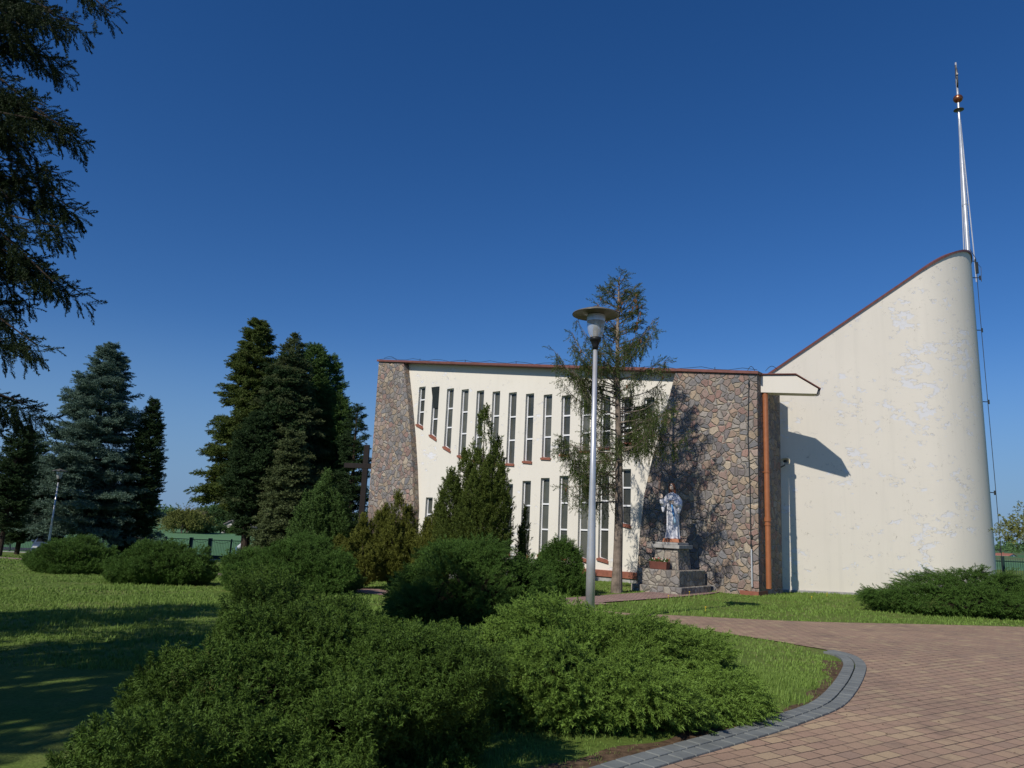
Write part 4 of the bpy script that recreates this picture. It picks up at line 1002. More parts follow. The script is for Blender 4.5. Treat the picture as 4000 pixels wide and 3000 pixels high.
# ---------------- lamps ----------------
def _clear():
    t = NT('smoked_clear_plastic'); t.b.inputs['Base Color'].default_value = (.75, .76, .74, 1); t.b.inputs['Roughness'].default_value = .12
    t.b.inputs['Alpha'].default_value = .38; return t.m
M['clear'] = _clear()
M['hood'] = plain('smoked_translucent_hood', (.13, .12, .095), .35, 0, .5, .2)
M['black'] = plain('black_plastic', (.015, .015, .016), .45)
def lamp(px, Y, ytop, label):
    x, y = cpx(px, Y); zb = float(gz(x, y)); top = atY(px, ytop, Y)
    return (x, y, zb), top[2]-zb
def make_lamp(loc, H, lab):
    o = empty('street_lamp', loc); T(o, lab, 'lamp', 'park lamps with round hoods'); O_ = np.zeros(3)
    def bl(name, mat, fn, par, smooth=True):
        b = MB(); fn(b); ob = b.build(name, M[mat], par, loc=(0, 0, 0), smooth=smooth); return ob
    bl('pole', 'steel', lambda b: b.lathe(O_, [(.085, -.1), (.085, 1.2), (.058, 2.6), (.042, H-.87)], 20), o)
    bl('collar', 'black', lambda b: b.lathe(O_, [(.055, H-.87), (.06, H-.80), (.10, H-.70), (.115, H-.69), (.115, H-.63), (.09, H-.62)], 20), o)
    gl = bl('globe', 'clear', lambda b: b.lathe(O_, [(.11, H-.63), (.155, H-.52), (.178, H-.38), (.18, H-.22), (.17, H-.18)], 24, cap=False), o)
    bl('lamp_holder', 'grey_metal', lambda b: (b.lathe(O_, [(.055, H-.63), (.06, H-.45), (.05, H-.44)], 12), b.box(-.045, .045, -.045, .045, H-.46, H-.41)), o, False)
    bl('bulb', 'white_frame', lambda b: b.lathe(O_, [(.02, H-.46), (.035, H-.38), (.03, H-.3), (.01, H-.27)], 10), o)
    bl('glass_band', 'steel_pale', lambda b: b.lathe(O_, [(.181, H-.30), (.185, H-.2), (.18, H-.17)], 24, cap=False), o)
    bl('hood', 'hood', lambda b: b.lathe(O_, [(.475, H-.16), (.472, H-.145), (.30, H-.075), (.15, H-.03), (.06, H), (.055, H+.012), (.02, H+.014)], 36, cap=False), o)
    bl('hood_underside', 'hood', lambda b: b.lathe(O_, [(.465, H-.162), (.30, H-.115), (.17, H-.155)], 36, cap=False), o)
    return o
loc, H = lamp(2318, 14.2, 1200, ''); loc = (float(atY(2316, 1830, 14.2)[0]), 14.2, loc[2])
lamp1 = make_lamp(loc, H, 'near brushed steel lamp post with round hood rising from the bright feathery juniper')
print('lamp H', H)
x2, y2 = float(atY(236, 1832, 49)[0]), 49; H2 = atY(236, 1832, 49)[2]-float(gz(x2, y2)); print('H2', H2)
lamp2 = lamp1.copy(); COL.objects.link(lamp2)
for ch in list(lamp1.children): c_ = ch.copy(); COL.objects.link(c_); c_.parent = lamp2
lamp2.location = (x2, y2, float(gz(x2, y2))-(H-H2) if abs(H-H2) < 1.5 else float(gz(x2, y2)))
lamp2['label'] = 'far small lamp post in front of the blue spruce on the left'

# ---------------- statue group ----------------
Lq = onG(2690, 2306); 
zg = -.10
psd = 21.9 
rf = math.atan2(dF[1], dF[0])   # facade direction; local +x = to the right along the facade
ex = -dF; ey = -nF              # ex right, ey away from the viewer
cx0 = np.array(cpx(2626, 23.15)+(zg,))
def loc2w(c, p): return c+ex*p[0]+ey*p[1]+np.array([0, 0, p[2]])
rz = math.atan2(ex[1], ex[0])
ped = empty('stone_pedestal', cx0, rz); T(ped, 'stepped rubble stone pedestal under the white robed statue', 'pedestal')
b = MB(); b.box(-.86, .80, -1.0, 1.0, -.4, .22); b.build('bottom_step', M['stone_pale'], ped, loc=(0, 0, 0), bevel=.02)
b = MB(); b.box(-.72, .66, -.84, .9, .223, .68); b.build('upper_step', M['stone_pale'], ped, loc=(0, 0, 0), bevel=.02)
b = MB(); b.hexa([(-.42,-.42,.683),(.42,-.42,.683),(.42,.42,.683),(-.42,.42,.683)], [(-.37,-.37,1.30),(.37,-.37,1.30),(.37,.37,1.30),(-.37,.37,1.30)]); b.build('shaft', M['stone_pale'], ped, loc=(0, 0, 0), bevel=.01)
b = MB(); b.box(-.46, .46, -.46, .46, 1.303, 1.41); b.build('cap_slab', M['concrete'], ped, loc=(0, 0, 0), bevel=.012)
b = MB(); b.box(-.37, .37, -.37, .37, 1.413, 1.48); b.build('top_slab', M['concrete'], ped, loc=(0, 0, 0), bevel=.012)
# flower box on the step
fb = empty('flower_box', loc2w(cx0, (-.08, -.66, .683)), rz); T(fb, 'red brown flower box with small blossoms on the pedestal step', 'planter')
b = MB(); b.hexa([(-.27,-.10,0),(.27,-.10,0),(.27,.10,0),(-.27,.10,0)], [(-.30,-.13,.22),(.30,-.13,.22),(.30,.13,.22),(-.30,.13,.22)]); b.build('trough', plain('terracotta_brown', (.15,.055,.04), .7), fb, loc=(0, 0, 0), bevel=.01)
r = np.random.default_rng(5); n_ = 90; P = np.stack([r.uniform(-.27, .27, n_), r.uniform(-.1, .1, n_), np.full(n_, .2)], -1); D = np.stack([r.normal(0, .4, n_), r.normal(0, .4, n_), np.ones(n_)], -1)
d_ = scatter(TM['leaf'], P, D, r.uniform(.06, .12, n_), r.uniform(.4, 1, n_), seed=2); npmesh('leaves', d_[0], np.arange(len(d_[0])).reshape(-1, 3), FM['thuja'], fb, attrs={'tint': d_[1], 'tip': d_[2]})
for nm, colr, sd in (('white_flowers', (.75, .73, .6), 1), ('red_flowers', (.5, .06, .05), 2)):
    rr = random.Random(sd); f0 = None
    for k in range(16):
        p = (rr.uniform(-.28, .28), rr.uniform(-.12, .12), .27+rr.uniform(-.03, .06))
        if f0 is None: b = MB(); b.ball((0, 0, 0), .018, 6, 4); f0 = b.build('blossom', plain(nm+'_petals', colr, .7), fb, loc=p)
        else: f1 = f0.copy(); COL.objects.link(f1); f1.parent = fb; f1.location = p
# statue
M['st_white'] = plain('white_statue_paint', (.66, .66, .70), .5, 0, .4, .12, 5, .25)
M['st_blue'] = plain('pale_blue_statue_paint', (.10, .30, .62), .5, 0, .4, .2, 3)
M['st_light'] = plain('light_blue_statue_paint', (.42, .66, .84), .5, 0, .4, .1, 3)
M['st_skin'] = plain('statue_skin_paint', (.74, .58, .46), .5, 0, .4, .1)
M['st_hair'] = plain('brown_statue_hair', (.13, .045, .025), .55, 0, .4, .3, 12)
M['st_base'] = plain('terracotta_statue_base', (.36, .14, .07), .7)
st = empty('statue', loc2w(cx0, (0, 0, 1.482)), R(-24)); T(st, 'white robed bearded figure statue with brown hair and blue sash on a stone pedestal', 'statue')
st.scale = (.86, .9, 1)
b = MB(); b.hexa([(-.30,-.27,0),(.30,-.27,0),(.30,.27,0),(-.30,.27,0)], [(-.27,-.24,.11),(.27,-.24,.11),(.27,.24,.11),(-.27,.24,.11)]); b.build('base', M['st_base'], st, loc=(0, 0, 0), bevel=.01)
def robe():
    n = 64; V = []; F_ = []
    prof = [(.10,.245,.20),(.14,.25,.205),(.35,.225,.18),(.6,.215,.165),(.85,.225,.165),(1.0,.215,.155),(1.1,.205,.15),(1.22,.215,.15),(1.34,.225,.145),(1.42,.215,.13),(1.47,.16,.11),(1.50,.09,.085),(1.53,.06,.062)]
    for i, (z, a, c_) in enumerate(prof):
        fold = .030*max(0, 1-(z-.1)/1.05)+.006
        for k in range(n):
            t = 2*PI*k/n; f = 1+fold/.2*(math.sin(9*t+.6*math.sin(z*3))+.5*math.sin(17*t+z*2))*.55
            V.append((a*f*math.cos(t)+.02*math.sin(z*2), c_*f*math.sin(t), z+(.02*math.sin(5*t) if i < 2 else 0)))
    for i in range(len(prof)-1):
        for k in range(n): F_.append((i*n+k, i*n+(k+1) % n, (i+1)*n+(k+1) % n, (i+1)*n+k))
    F_.append(tuple(range(n-1, -1, -1))); F_.append(tuple((len(prof)-1)*n+k for k in range(n)))
    b = MB(); b.add(V, F_)
    # raised arm (viewer's left) and the arm laid on the chest, wide sleeves
    b.tube([(-.15,0,1.40), (-.27,-.02,1.22), (-.30,-.06,1.12), (-.33,-.16,1.20), (-.335,-.21,1.29)], [.085,.095,.095,.085,.075], 14)
    b.tube([(-.29,-.05,1.16), (-.31,-.10,1.02), (-.30,-.12,.90)], [.07,.065,.03], 12)
    b.tube([(.15,0,1.40), (.28,-.02,1.24), (.29,-.07,1.12), (.20,-.17,1.15), (.10,-.205,1.20)], [.085,.095,.10,.085,.065], 14)
    b.tube([(.28,-.06,1.12), (.27,-.10,.98), (.25,-.11,.88)], [.08,.07,.03], 12)
    b.tube([(-.16,-.12,1.30), (-.05,-.165,1.27), (.08,-.17,1.29), (.2,-.1,1.33)], .02, 8)
    o = b.build('robe', M['st_white'], st, loc=(0, 0, 0), smooth=True)
    rm = o.modifiers.new('r', 'REMESH'); rm.mode = 'VOXEL'; rm.voxel_size = .012; rm.use_smooth_shade = True
    s_ = o.modifiers.new('s', 'SMOOTH'); s_.factor = .5; s_.iterations = 3
robe()
def head(parent, org, sc, skin, hair, yaw=0., long=True, beard=True):
    h = bpy.data.objects.new('head', bpy.data.meshes.new('head')); COL.objects.link(h); h.parent = parent; h.location = org; h.rotation_euler = (R(14), 0, yaw); h.scale = (sc,)*3
    b = MB(); b.ball((0, 0, .115), .1, 24, 18, (.78, .95, 1.18)); b.ball((0, -.045, .06), .055, 16, 12, (.9, .9, 1.0))
    b.tube([(0,.01,-.08), (0,.005,.06)], [.052,.048], 12)
    b.tube([(0,-.090,.135), (0,-.104,.115), (0,-.118,.092), (0,-.098,.084)], [.010,.013,.017,.012], 8)
    for s in (-1, 1): b.ball((.078*s, .01, .105), .022, 10, 8, (.5, .8, 1.3)); b.ball((s*.032, -.090, .142), .016, 8, 6, (1.3, .5, .5))
    b.ball((0, -.098, .063), .016, 10, 6, (1.3, .5, .45)); b.ball((0, -.102, .053), .014, 10, 6, (1.2, .5, .5))
    me = b.build('tmp', skin, None, loc=(0, 0, 0)); h.data = me.data; h.data.name = 'head'; bpy.data.objects.remove(me)
    rm = h.modifiers.new('r', 'REMESH'); rm.mode = 'VOXEL'; rm.voxel_size = .006; rm.use_smooth_shade = True
    for s in (-1, 1): e = MB(); e.ball((s*.032, -.093, .122), .0115, 10, 8, (1.25, .6, .8)); e.build('eye', M['black'], h, loc=(0, 0, 0))
    b = MB()
    b.ball((0, .036, .142), .108, 20, 14, (.88, .92, 1.02))
    if long:
        for s in (-1, 1):
            b.tube([(s*.05,-.03,.23), (s*.085,-.01,.15), (s*.092,.01,.04), (s*.095,.0,-.06), (s*.11,-.03,-.13)], [.03,.036,.04,.04,.02], 10)
            b.tube([(s*.04,.08,.2), (s*.06,.10,.06), (s*.06,.09,-.12)], [.04,.05,.04], 10)
    if beard: b.ball((0, -.075, .022), .042, 12, 10, (1.1, .75, 1.1)); b.tube([(-.05,-.06,.06), (0,-.106,.072), (.05,-.06,.06)], .009, 6)
    o = b.build('hair', hair, h, loc=(0, 0, 0), smooth=True); rm = o.modifiers.new('r', 'REMESH'); rm.mode = 'VOXEL'; rm.voxel_size = .008; rm.use_smooth_shade = True
    return h
head(st, (0, -.015, 1.565), 1.0, M['st_skin'], M['st_hair'], R(-8))
def hand(parent, org, rot, sc, mat, curl=.3):
    b = MB(); b.hexa([(-.036,-.012,0),(.036,-.012,0),(.036,.012,0),(-.036,.012,0)], [(-.042,-.011,.09),(.042,-.011,.09),(.042,.011,.09),(-.042,.011,.09)])
    for k, (x_, l) in enumerate(((-.031,.07),(-.010,.08),(.011,.074),(.031,.058))):
        c1 = curl*(k+.5)*.6; p = np.array([x_, 0, .088]); pts = [p]
        for j in range(3): a = c1*(j+1)*.7; p = p+np.array([0, -math.sin(a), math.cos(a)])*l/3; pts.append(p)
        b.tube(pts, [.0095,.009,.008,.006], 7)
    b.tube([(-.034,0,.02), (-.058,-.012,.05), (-.064,-.02,.082)], [.014,.011,.008], 7)
    o = b.build('hand', mat, parent, loc=org, smooth=True); o.rotation_euler = rot; o.scale = (sc,)*3
    rm = o.modifiers.new('r', 'REMESH'); rm.mode = 'VOXEL'; rm.voxel_size = .004; rm.use_smooth_shade = True
hand(st, (-.335, -.215, 1.30), (R(-8), 0, R(10)), 1.05, M['st_skin'], .25)
hand(st, (.10, -.205, 1.205), (R(12), R(-78), R(0)), 1.05, M['st_skin'], .5)
b = MB(); b.ball((-.01, -.195, 1.235), .035, 12, 8, (1.2, .7, .9)); b.build('emblem', plain('old_gold_paint', (.32,.25,.10), .5), st, loc=(0, 0, 0), smooth=True)
b = MB(); pts = [(.02,-.200,1.19), (.05,-.205,1.02), (.075,-.205,.88), (.10,-.215,.78)]; b.tube(pts, [.02,.035,.035,.03], 10); b.build('blue_ray', M['st_blue'], st, loc=(0, 0, 0), smooth=True)
b = MB(); b.tube([(.10,-.218,.80), (.125,-.23,.70), (.135,-.235,.60), (.13,-.232,.56)], [.02,.045,.045,.02], 12); b.build('sash_end', M['st_light'], st, loc=(0, 0, 0), smooth=True)

# ---------------- wooden cross by the pier ----------------
YC = 37.; p0 = (float(atY(1424, 1870, YC)[0]), YC); zt = atY(1428, 1738, YC)[2]; zb = float(gz(*p0))
cr_ = empty('wooden_cross', (p0[0], p0[1], zb)); T(cr_, 'tall dark wooden cross between the conifers and the stone pier', 'cross')
M['dark_wood'] = plain('dark_stained_wood', (.016, .011, .009), .7, 0, .3, .3, 4, .4)
b = MB(); b.box(-.13, .13, -.11, .11, -.3, zt-zb); b.build('upright', M['dark_wood'], cr_, loc=(0, 0, 0), bevel=.01)
zc_ = atY(1400, 1820, YC)[2]-zb; b = MB(); b.box(-1.05, 1.05, -.115, .115, zc_-.12, zc_+.12); b.build('crossbar', M['dark_wood'], cr_, loc=(0, 0, 0), bevel=.01)

# ---------------- fences and gate ----------------
M['fence'] = plain('dark_green_fence_paint', (.018, .04, .035), .5, .1, .4)
YF = 62.
def panel(x0, x1, y0, y1, zb, h, par, name='panel', sp=.13, arcs=True, bar=.011):
    b = MB(); v = np.array([x1-x0, y1-y0, 0]); L = np.linalg.norm(v); v /= L; o = np.array([x0, y0, zb]); nn = np.array([-v[1], v[0], 0])
    def seg(p, q, r_): b.tube([p, q], r_, 4)
    for z in (.08, h-.04): seg(o+np.array([0, 0, z]), o+v*L+np.array([0, 0, z]), .028)
    k = sp
    while k < L: seg(o+v*k+np.array([0, 0, .08]), o+v*k+np.array([0, 0, h-.04]), bar); k += sp
    if arcs:
        for (z, s) in ((h-.06, -1), (.10, 1)):
            na = max(1, int(L/.8)); 
            for j in range(na):
                pts = [o+v*(L*(j+t)/na)+np.array([0, 0, z+s*.22*math.sin(PI*t)]) for t in np.linspace(0, 1, 9)]; b.tube(pts, .012, 4)
    return b.build(name, M['fence'], par, loc=(-par.location[0], -par.location[1], -par.location[2]))
fz = -1.93; fh = 1.62
fx0 = cpx(-250, YF)[0]; fx1 = cpx(640, YF)[0]; fe = empty('metal_fence', (fx0, YF, fz)); T(fe, 'long dark green bar fence behind the conifers on the left', 'fence')
k = fx0
while k < fx1+9:
    k2 = k+2.5
    if k2 > cpx(700, YF)[0]: break
    panel(k+.06, k2-.06, YF, YF, fz, fh, fe); b = MB((fe.location)); b.box(k2-.05, k2+.05, YF-.05, YF+.05, fz-.1, fz+fh+.03); b.build('post', M['fence'], fe); k = k2
b = MB(fe.location); b.box(fx0, k, YF-.1, YF+.1, fz-.35, fz-.02); b.build('kerb_wall', M['concrete'], fe)
gx0 = k+.1
gt = empty('metal_gate', (gx0, YF, fz)); T(gt, 'dark metal double gate at the end of the garden path', 'gate')
gxs = [gx0, cpx(800, YF)[0], cpx(875, YF)[0], cpx(960, YF)[0]+2.2]
x_m = cpx(785, YF)[0]; x_e = cpx(872, YF)[0]; x_r = cpx(1000, YF)[0]
for (a, c_) in ((gx0+.1, cpx(706, YF)[0]-.1), (cpx(718, YF)[0], cpx(782, YF)[0]-.05), (cpx(793, YF)[0], x_e-.05), (x_e+.08, x_r)):
    if c_-a < .3: continue
    nm = 'leaf' ; lf = panel(a, c_, YF, YF, fz, fh-.02, gt, nm)
    b = MB(gt.location); b.box(a, c_, YF-.02, YF+.02, fz+.06, fz+.34); b.build('kick_plate', M['fence'], gt)
for xx, w_ in ((gx0, .07), (cpx(712, YF)[0], .12), (cpx(788, YF)[0], .13), (x_e+.015, .05), (x_r+.1, .10)):
    b = MB(gt.location); b.box(xx-w_, xx+w_, YF-w_, YF+w_, fz-.1, fz+fh+.08); b.build('post', M['fence'], gt)
b = MB(gt.location); xx = cpx(778, YF)[0]; b.box(xx-.12, xx+.12, YF-.09, YF-.05, fz+.6, fz+1.0); b.build('lock_box', M['black'], gt)
# right hand fence
Yr = 40.; xr0 = cpx(3905, Yr)[0]; fr_ = empty('metal_fence', (xr0, Yr, -.1)); T(fr_, 'dark bar fence with spiked tops at the right edge beyond the tower', 'fence')
zr = float(gz(xr0, Yr)); zt_ = atY(3960, 2190, Yr)[2]; hr = max(1.2, zt_-zr)
for i in range(3):
    a = xr0-2.2+i*2.6; panel(a+.05, a+2.55, Yr, Yr, zr, hr-.1, fr_, sp=.125, arcs=False, bar=.012)
    b = MB(fr_.location); b.box(a-.06, a+.06, Yr-.06, Yr+.06, zr-.1, zr+hr+.12); b.build('post', M['fence'], fr_)
    b = MB(fr_.location)
    kx = a+.175
    while kx < a+2.5: b.tube([(kx, Yr, zr+hr-.14), (kx, Yr, zr+hr+.06)], [.014, .003], 4); kx += .125
    b.build('spikes', M['fence'], fr_)

# ---------------- car ----------------
def car():
    Yc = 52.; x, y = cpx(152, Yc); z = float(gz(x, y)); o = empty('parked_car', (x, y, z), R(-62)); T(o, 'dark blue grey estate car parked in front of the fence at the left', 'car')
    paint = plain('blue_grey_car_paint', (.10, .15, .25), .25, .3, .6, .05, 2, 0)
    prof = [(-2.15,.32),(-2.2,.55),(-2.15,.85),(-1.95,.98),(-1.75,1.36),(-1.5,1.44),(-.2,1.46),(.35,1.38),(1.05,.98),(1.9,.84),(2.15,.68),(2.2,.42),(2.1,.25),(-2.05,.25)]
    b = MB(); V = []; F_ = []
    sl = [(-.86, .94), (-.90, 1), (.90, 1), (.86, .94)]
    n = len(prof)
    for (yy, k) in sl:
        for (px_, pz) in prof:
            tuck = 1 if pz < .95 else 1-.20*(pz-.95)/.5
            V.append((px_*(.985 if k < 1 else 1), yy*tuck, pz*(.98 if k < 1 else 1)+.0))
    for j in range(3):
        for i in range(n): F_.append((j*n+i, j*n+(i+1) % n, (j+1)*n+(i+1) % n, (j+1)*n+i))
    F_.append(tuple(range(n))); F_.append(tuple(range(4*n-1, 3*n-1, -1)))
    b.add(V, F_); b.build('body', paint, o, loc=(0, 0, 0), bevel=.05)
    gl = plain('car_glass', (.02, .025, .03), .08, 0, .6, 0, 2, 0)
    for s in (-1, 1):
        b = MB(); b.hexa([(-1.75,s*.895,.99),(.88,s*.895,.99),(.88,s*.875,.99),(-1.75,s*.875,.99)], [(-1.58,s*.772,1.36),(.32,s*.772,1.33),(.32,s*.75,1.33),(-1.58,s*.75,1.36)]); b.build('side_window', gl, o, loc=(0, 0, 0))
        b = MB(); b.box(.62, .80, s*.90-(.0 if s > 0 else .16), s*.90+(.16 if s > 0 else 0), .98, 1.10); b.build('wing_mirror', paint, o, loc=(0, 0, 0), bevel=.03)
        b = MB(); b.box(2.05, 2.20, s*.70-.14, s*.70+.14, .62, .75); b.build('headlight', M['white_frame'], o, loc=(0, 0, 0), bevel=.02)
        b = MB(); b.box(-2.19, -2.08, s*.74-.09, s*.74+.09, .72, .98); b.build('tail_light', plain('red_lamp', (.3, .02, .02), .3), o, loc=(0, 0, 0), bevel=.02)
        for xw in (-1.35, 1.35):
            b = MB(); 
            for (r_, yy) in (): pass
            b.tube([(xw, s*.70, .31), (xw, s*.91, .31)], .315, 20); w_ = b.build('wheel', M['black'], o, loc=(0, 0, 0), bevel=.02)
            b = MB(); b.tube([(xw, s*.90, .31), (xw, s*.925, .31)], .20, 14); b.build('rim', M['grey_metal'], w_, loc=(0, 0, 0))
    b = MB(); b.hexa([(1.03,-.78,1.0),(1.03,.78,1.0),(1.0,.78,.985),(1.0,-.78,.985)], [(.38,-.66,1.385),(.38,.66,1.385),(.35,.66,1.37),(.35,-.66,1.37)]); b.build('windscreen', gl, o, loc=(0, 0, 0))
    b = MB(); b.hexa([(-1.97,-.75,1.0),(-1.97,.75,1.0),(-1.93,.75,1.0),(-1.93,-.75,1.0)], [(-1.79,-.65,1.34),(-1.79,.65,1.34),(-1.75,.65,1.34),(-1.75,-.65,1.34)]); b.build('rear_window', gl, o, loc=(0, 0, 0))
car()
# ---------------- bending person by the gate ----------------
def person():
    Yp = 60.; x, y = cpx(904, Yp); z = float(gz(x, y)); o = empty('person', (x, y, z), R(0)); T(o, 'person in blue jeans and pale shirt bending forward by the gate', 'person'); o.scale = (1.12,)*3
    sk = plain('person_skin', (.45, .28, .2), .6); sh = plain('pale_grey_shirt', (.42, .44, .48), .85); je = plain('blue_jeans', (.07, .14, .28), .85); hr_ = plain('short_dark_hair', (.05, .035, .025), .8)
    def vox(b, n, m_, par=o, v=.018):
        ob = b.build(n, m_, par, loc=(0, 0, 0), smooth=True); q_ = ob.modifiers.new('r', 'REMESH'); q_.mode = 'VOXEL'; q_.voxel_size = v; q_.use_smooth_shade = True; return ob
    b = MB()   # whole body, bending to the right
    for s in (-1, 1): b.tube([(-.05+.06*s, .1*s, .05), (-.03+.04*s, .1*s, .46), (-.06, .09*s, .90)], [.045, .06, .085], 10); b.tube([(-.09+.06*s, .1*s, .05), (.13+.06*s, .11*s, .04)], [.05, .035], 8)
    b.tube([(-.06,0,.88), (.02,0,1.0), (.22,0,1.18), (.42,0,1.26), (.50,0,1.29)], [.13,.14,.155,.14,.06], 14)
    b.tube([(.48,0,1.29), (.58,0,1.30)], [.055,.055], 10); b.ball((.64, 0, 1.28), .10, 14, 10, (1.15, .8, .95)); b.ball((.72, 0, 1.22), .03, 8, 6); 
    for s in (-1, 1):
        b.tube([(.38,.17*s,1.24), (.44,.20*s,.98), (.56,.15*s,.78)], [.055,.045,.035], 10)
        b.tube([(.56,.15*s,.78), (.58,.145*s,.70)], [.035,.03], 8)
        for k in range(4): b.tube([(.565+.018*k,.14*s,.70), (.575+.018*k,.135*s,.63), (.57+.018*k,.12*s,.60)], .0105, 6)
        b.tube([(.57,.12*s,.74), (.55,.09*s,.69)], .011, 6)
    body = vox(b, 'body', sk, v=.012)
    b = MB()
    for s in (-1, 1): b.tube([(-.05+.06*s,.1*s,.07), (-.03+.04*s,.1*s,.46), (-.06,.09*s,.90)], [.072,.085,.115], 10)
    b.tube([(-.10,0,.86), (-.01,0,.99)], [.165,.165], 14); vox(b, 'jeans', je)
    b = MB(); b.tube([(-.02,0,.97), (.08,0,1.06), (.22,0,1.18), (.42,0,1.26), (.47,0,1.28)], [.17,.17,.185,.175,.09], 14)
    for s in (-1, 1): b.tube([(.38,.16*s,1.25), (.43,.205*s,1.04), (.47,.19*s,.94)], [.08,.068,.06], 10)
    vox(b, 'shirt', sh)
    b = MB(); b.ball((.625, 0, 1.31), .105, 12, 8, (1.1, .85, .85)); vox(b, 'hair', hr_)
    for s in (-1, 1):
        b = MB(); b.tube([(-.10+.06*s,.1*s,.04), (.02+.06*s,.1*s,.045), (.16+.06*s,.11*s,.035)], [.055,.06,.045], 8); vox(b, 'shoe', M['black'])
person()
# white post among the trees, low white wall, small far things
p = cpx(398, 55); wp = MB((p[0], p[1], float(gz(*p)))); wp.box(p[0]-.06, p[0]+.06, p[1]-.05, p[1]+.05, gz(*p)-.1, gz(*p)+1.35); o = wp.build('white_post', M['white_frame'], bevel=.01); T(o, 'plain white post standing under the blue spruce', 'post')
p = cpx(1340, 41); zz = float(gz(*p)); ww = empty('low_white_wall', (p[0], p[1], zz)); T(ww, 'low whitewashed block wall glimpsed behind the golden junipers', 'wall')
b = MB(); b.box(-.55, .55, -.1, .1, -.2, .95); b.build('wall', M['white_frame'], ww, loc=(0, 0, 0), bevel=.01)
b = MB(); b.box(-.6, .6, -.14, .14, .953, 1.02); b.build('coping', M['concrete'], ww, loc=(0, 0, 0), bevel=.01)
# farmhouse
def house(px, Y, yt, w_, d_, label, wallc, roofc, rz_=0., yb=None, group=None):
    x, y = cpx(px, Y); z = float(gz(x, y)) if yb is None else atY(px, yb, Y)[2]; H = max(3.0, atY(px, yt, Y)[2]-z); o = empty('farmhouse', (x, y, z), rz_); T(o, label, 'house', group)
    e = H*.58; b = MB(); b.box(-w_/2, w_/2, -d_/2, d_/2, -3, e); b.prism([(-w_/2, e), (w_/2, e), (0, H-.15)], lambda q: (q[0], -d_/2, q[1]), lambda q: (q[0], d_/2, q[1])); b.build('wall', wallc, o, loc=(0, 0, 0))
    b = MB()
    for s in (-1, 1): b.hexa([(0, -d_/2-.4, H-.14), (s*(w_/2+.5), -d_/2-.4, e-.35), (s*(w_/2+.5), d_/2+.4, e-.35), (0, d_/2+.4, H-.14)], [(0, -d_/2-.4, H+.05), (s*(w_/2+.5), -d_/2-.4, e-.15), (s*(w_/2+.5), d_/2+.4, e-.15), (0, d_/2+.4, H+.05)])
    rf_ = b.build('roof', roofc, o, loc=(0, 0, 0)); b = MB(); b.box(.3, .8, d_*.1, d_*.1+.5, H-1., H+.6); b.build('chimney', M['plinth'], rf_, loc=(0, 0, 0))
    for s in (-1, 1): b = MB(); b.box(s*w_*.22-.5, s*w_*.22+.5, -d_/2-.03, -d_/2+.05, e*.35, e*.75); b.build('window', M['glass'], o, loc=(0, 0, 0))
    b = MB(); b.box(-.5, .5, -d_/2-.04, -d_/2+.05, -.3, 1.9); b.build('door', M['dark_wood'], o, loc=(0, 0, 0))
gw = plain('grey_rendered_wall', (.50, .48, .45), .8); gr_ = plain('grey_roof', (.16, .15, .15), .8); rr_ = plain('red_roof', (.3, .12, .08), .8); wh = plain('white_rendered_wall', (.75, .75, .75), .8)
house(922, 170, 2042, 6, 8, 'grey gabled farmhouse at the far side of the field behind the gate', gw, gr_, R(-25), 2085)
house(905, 900, 2030, 20, 10, 'tiny white farm building on the horizon above the gabled farmhouse', wh, gr_, R(60), 2044)
house(3945, 420, 2166, 9, 8, 'tiny white house on the horizon at the right edge beyond the fence', wh, rr_, R(30), 2184)
# utility poles
for (px, Y, yt, yb, lab) in ((768, 175, 2032, 2082, 'concrete utility pole left of the round far tree'), (860, 175, 2028, 2082, 'concrete utility pole next to the gabled farmhouse')):
    x, y = cpx(px, Y); z = atY(px, yb, Y)[2]; zt = atY(px, yt, Y)[2]; o = empty('utility_pole', (x, y, z)); T(o, lab, 'pole', 'utility poles in the field')
    b = MB(); b.tube([(0,0,-1.5), (0,0,zt-z)], [.17,.11], 8); b.build('pole', M['concrete'], o, loc=(0, 0, 0)); b = MB(); b.tube([(-.7,0,zt-z-.3), (.7,0,zt-z-.3)], .06, 5); b.build('crossarm', M['grey_metal'], o, loc=(0, 0, 0))
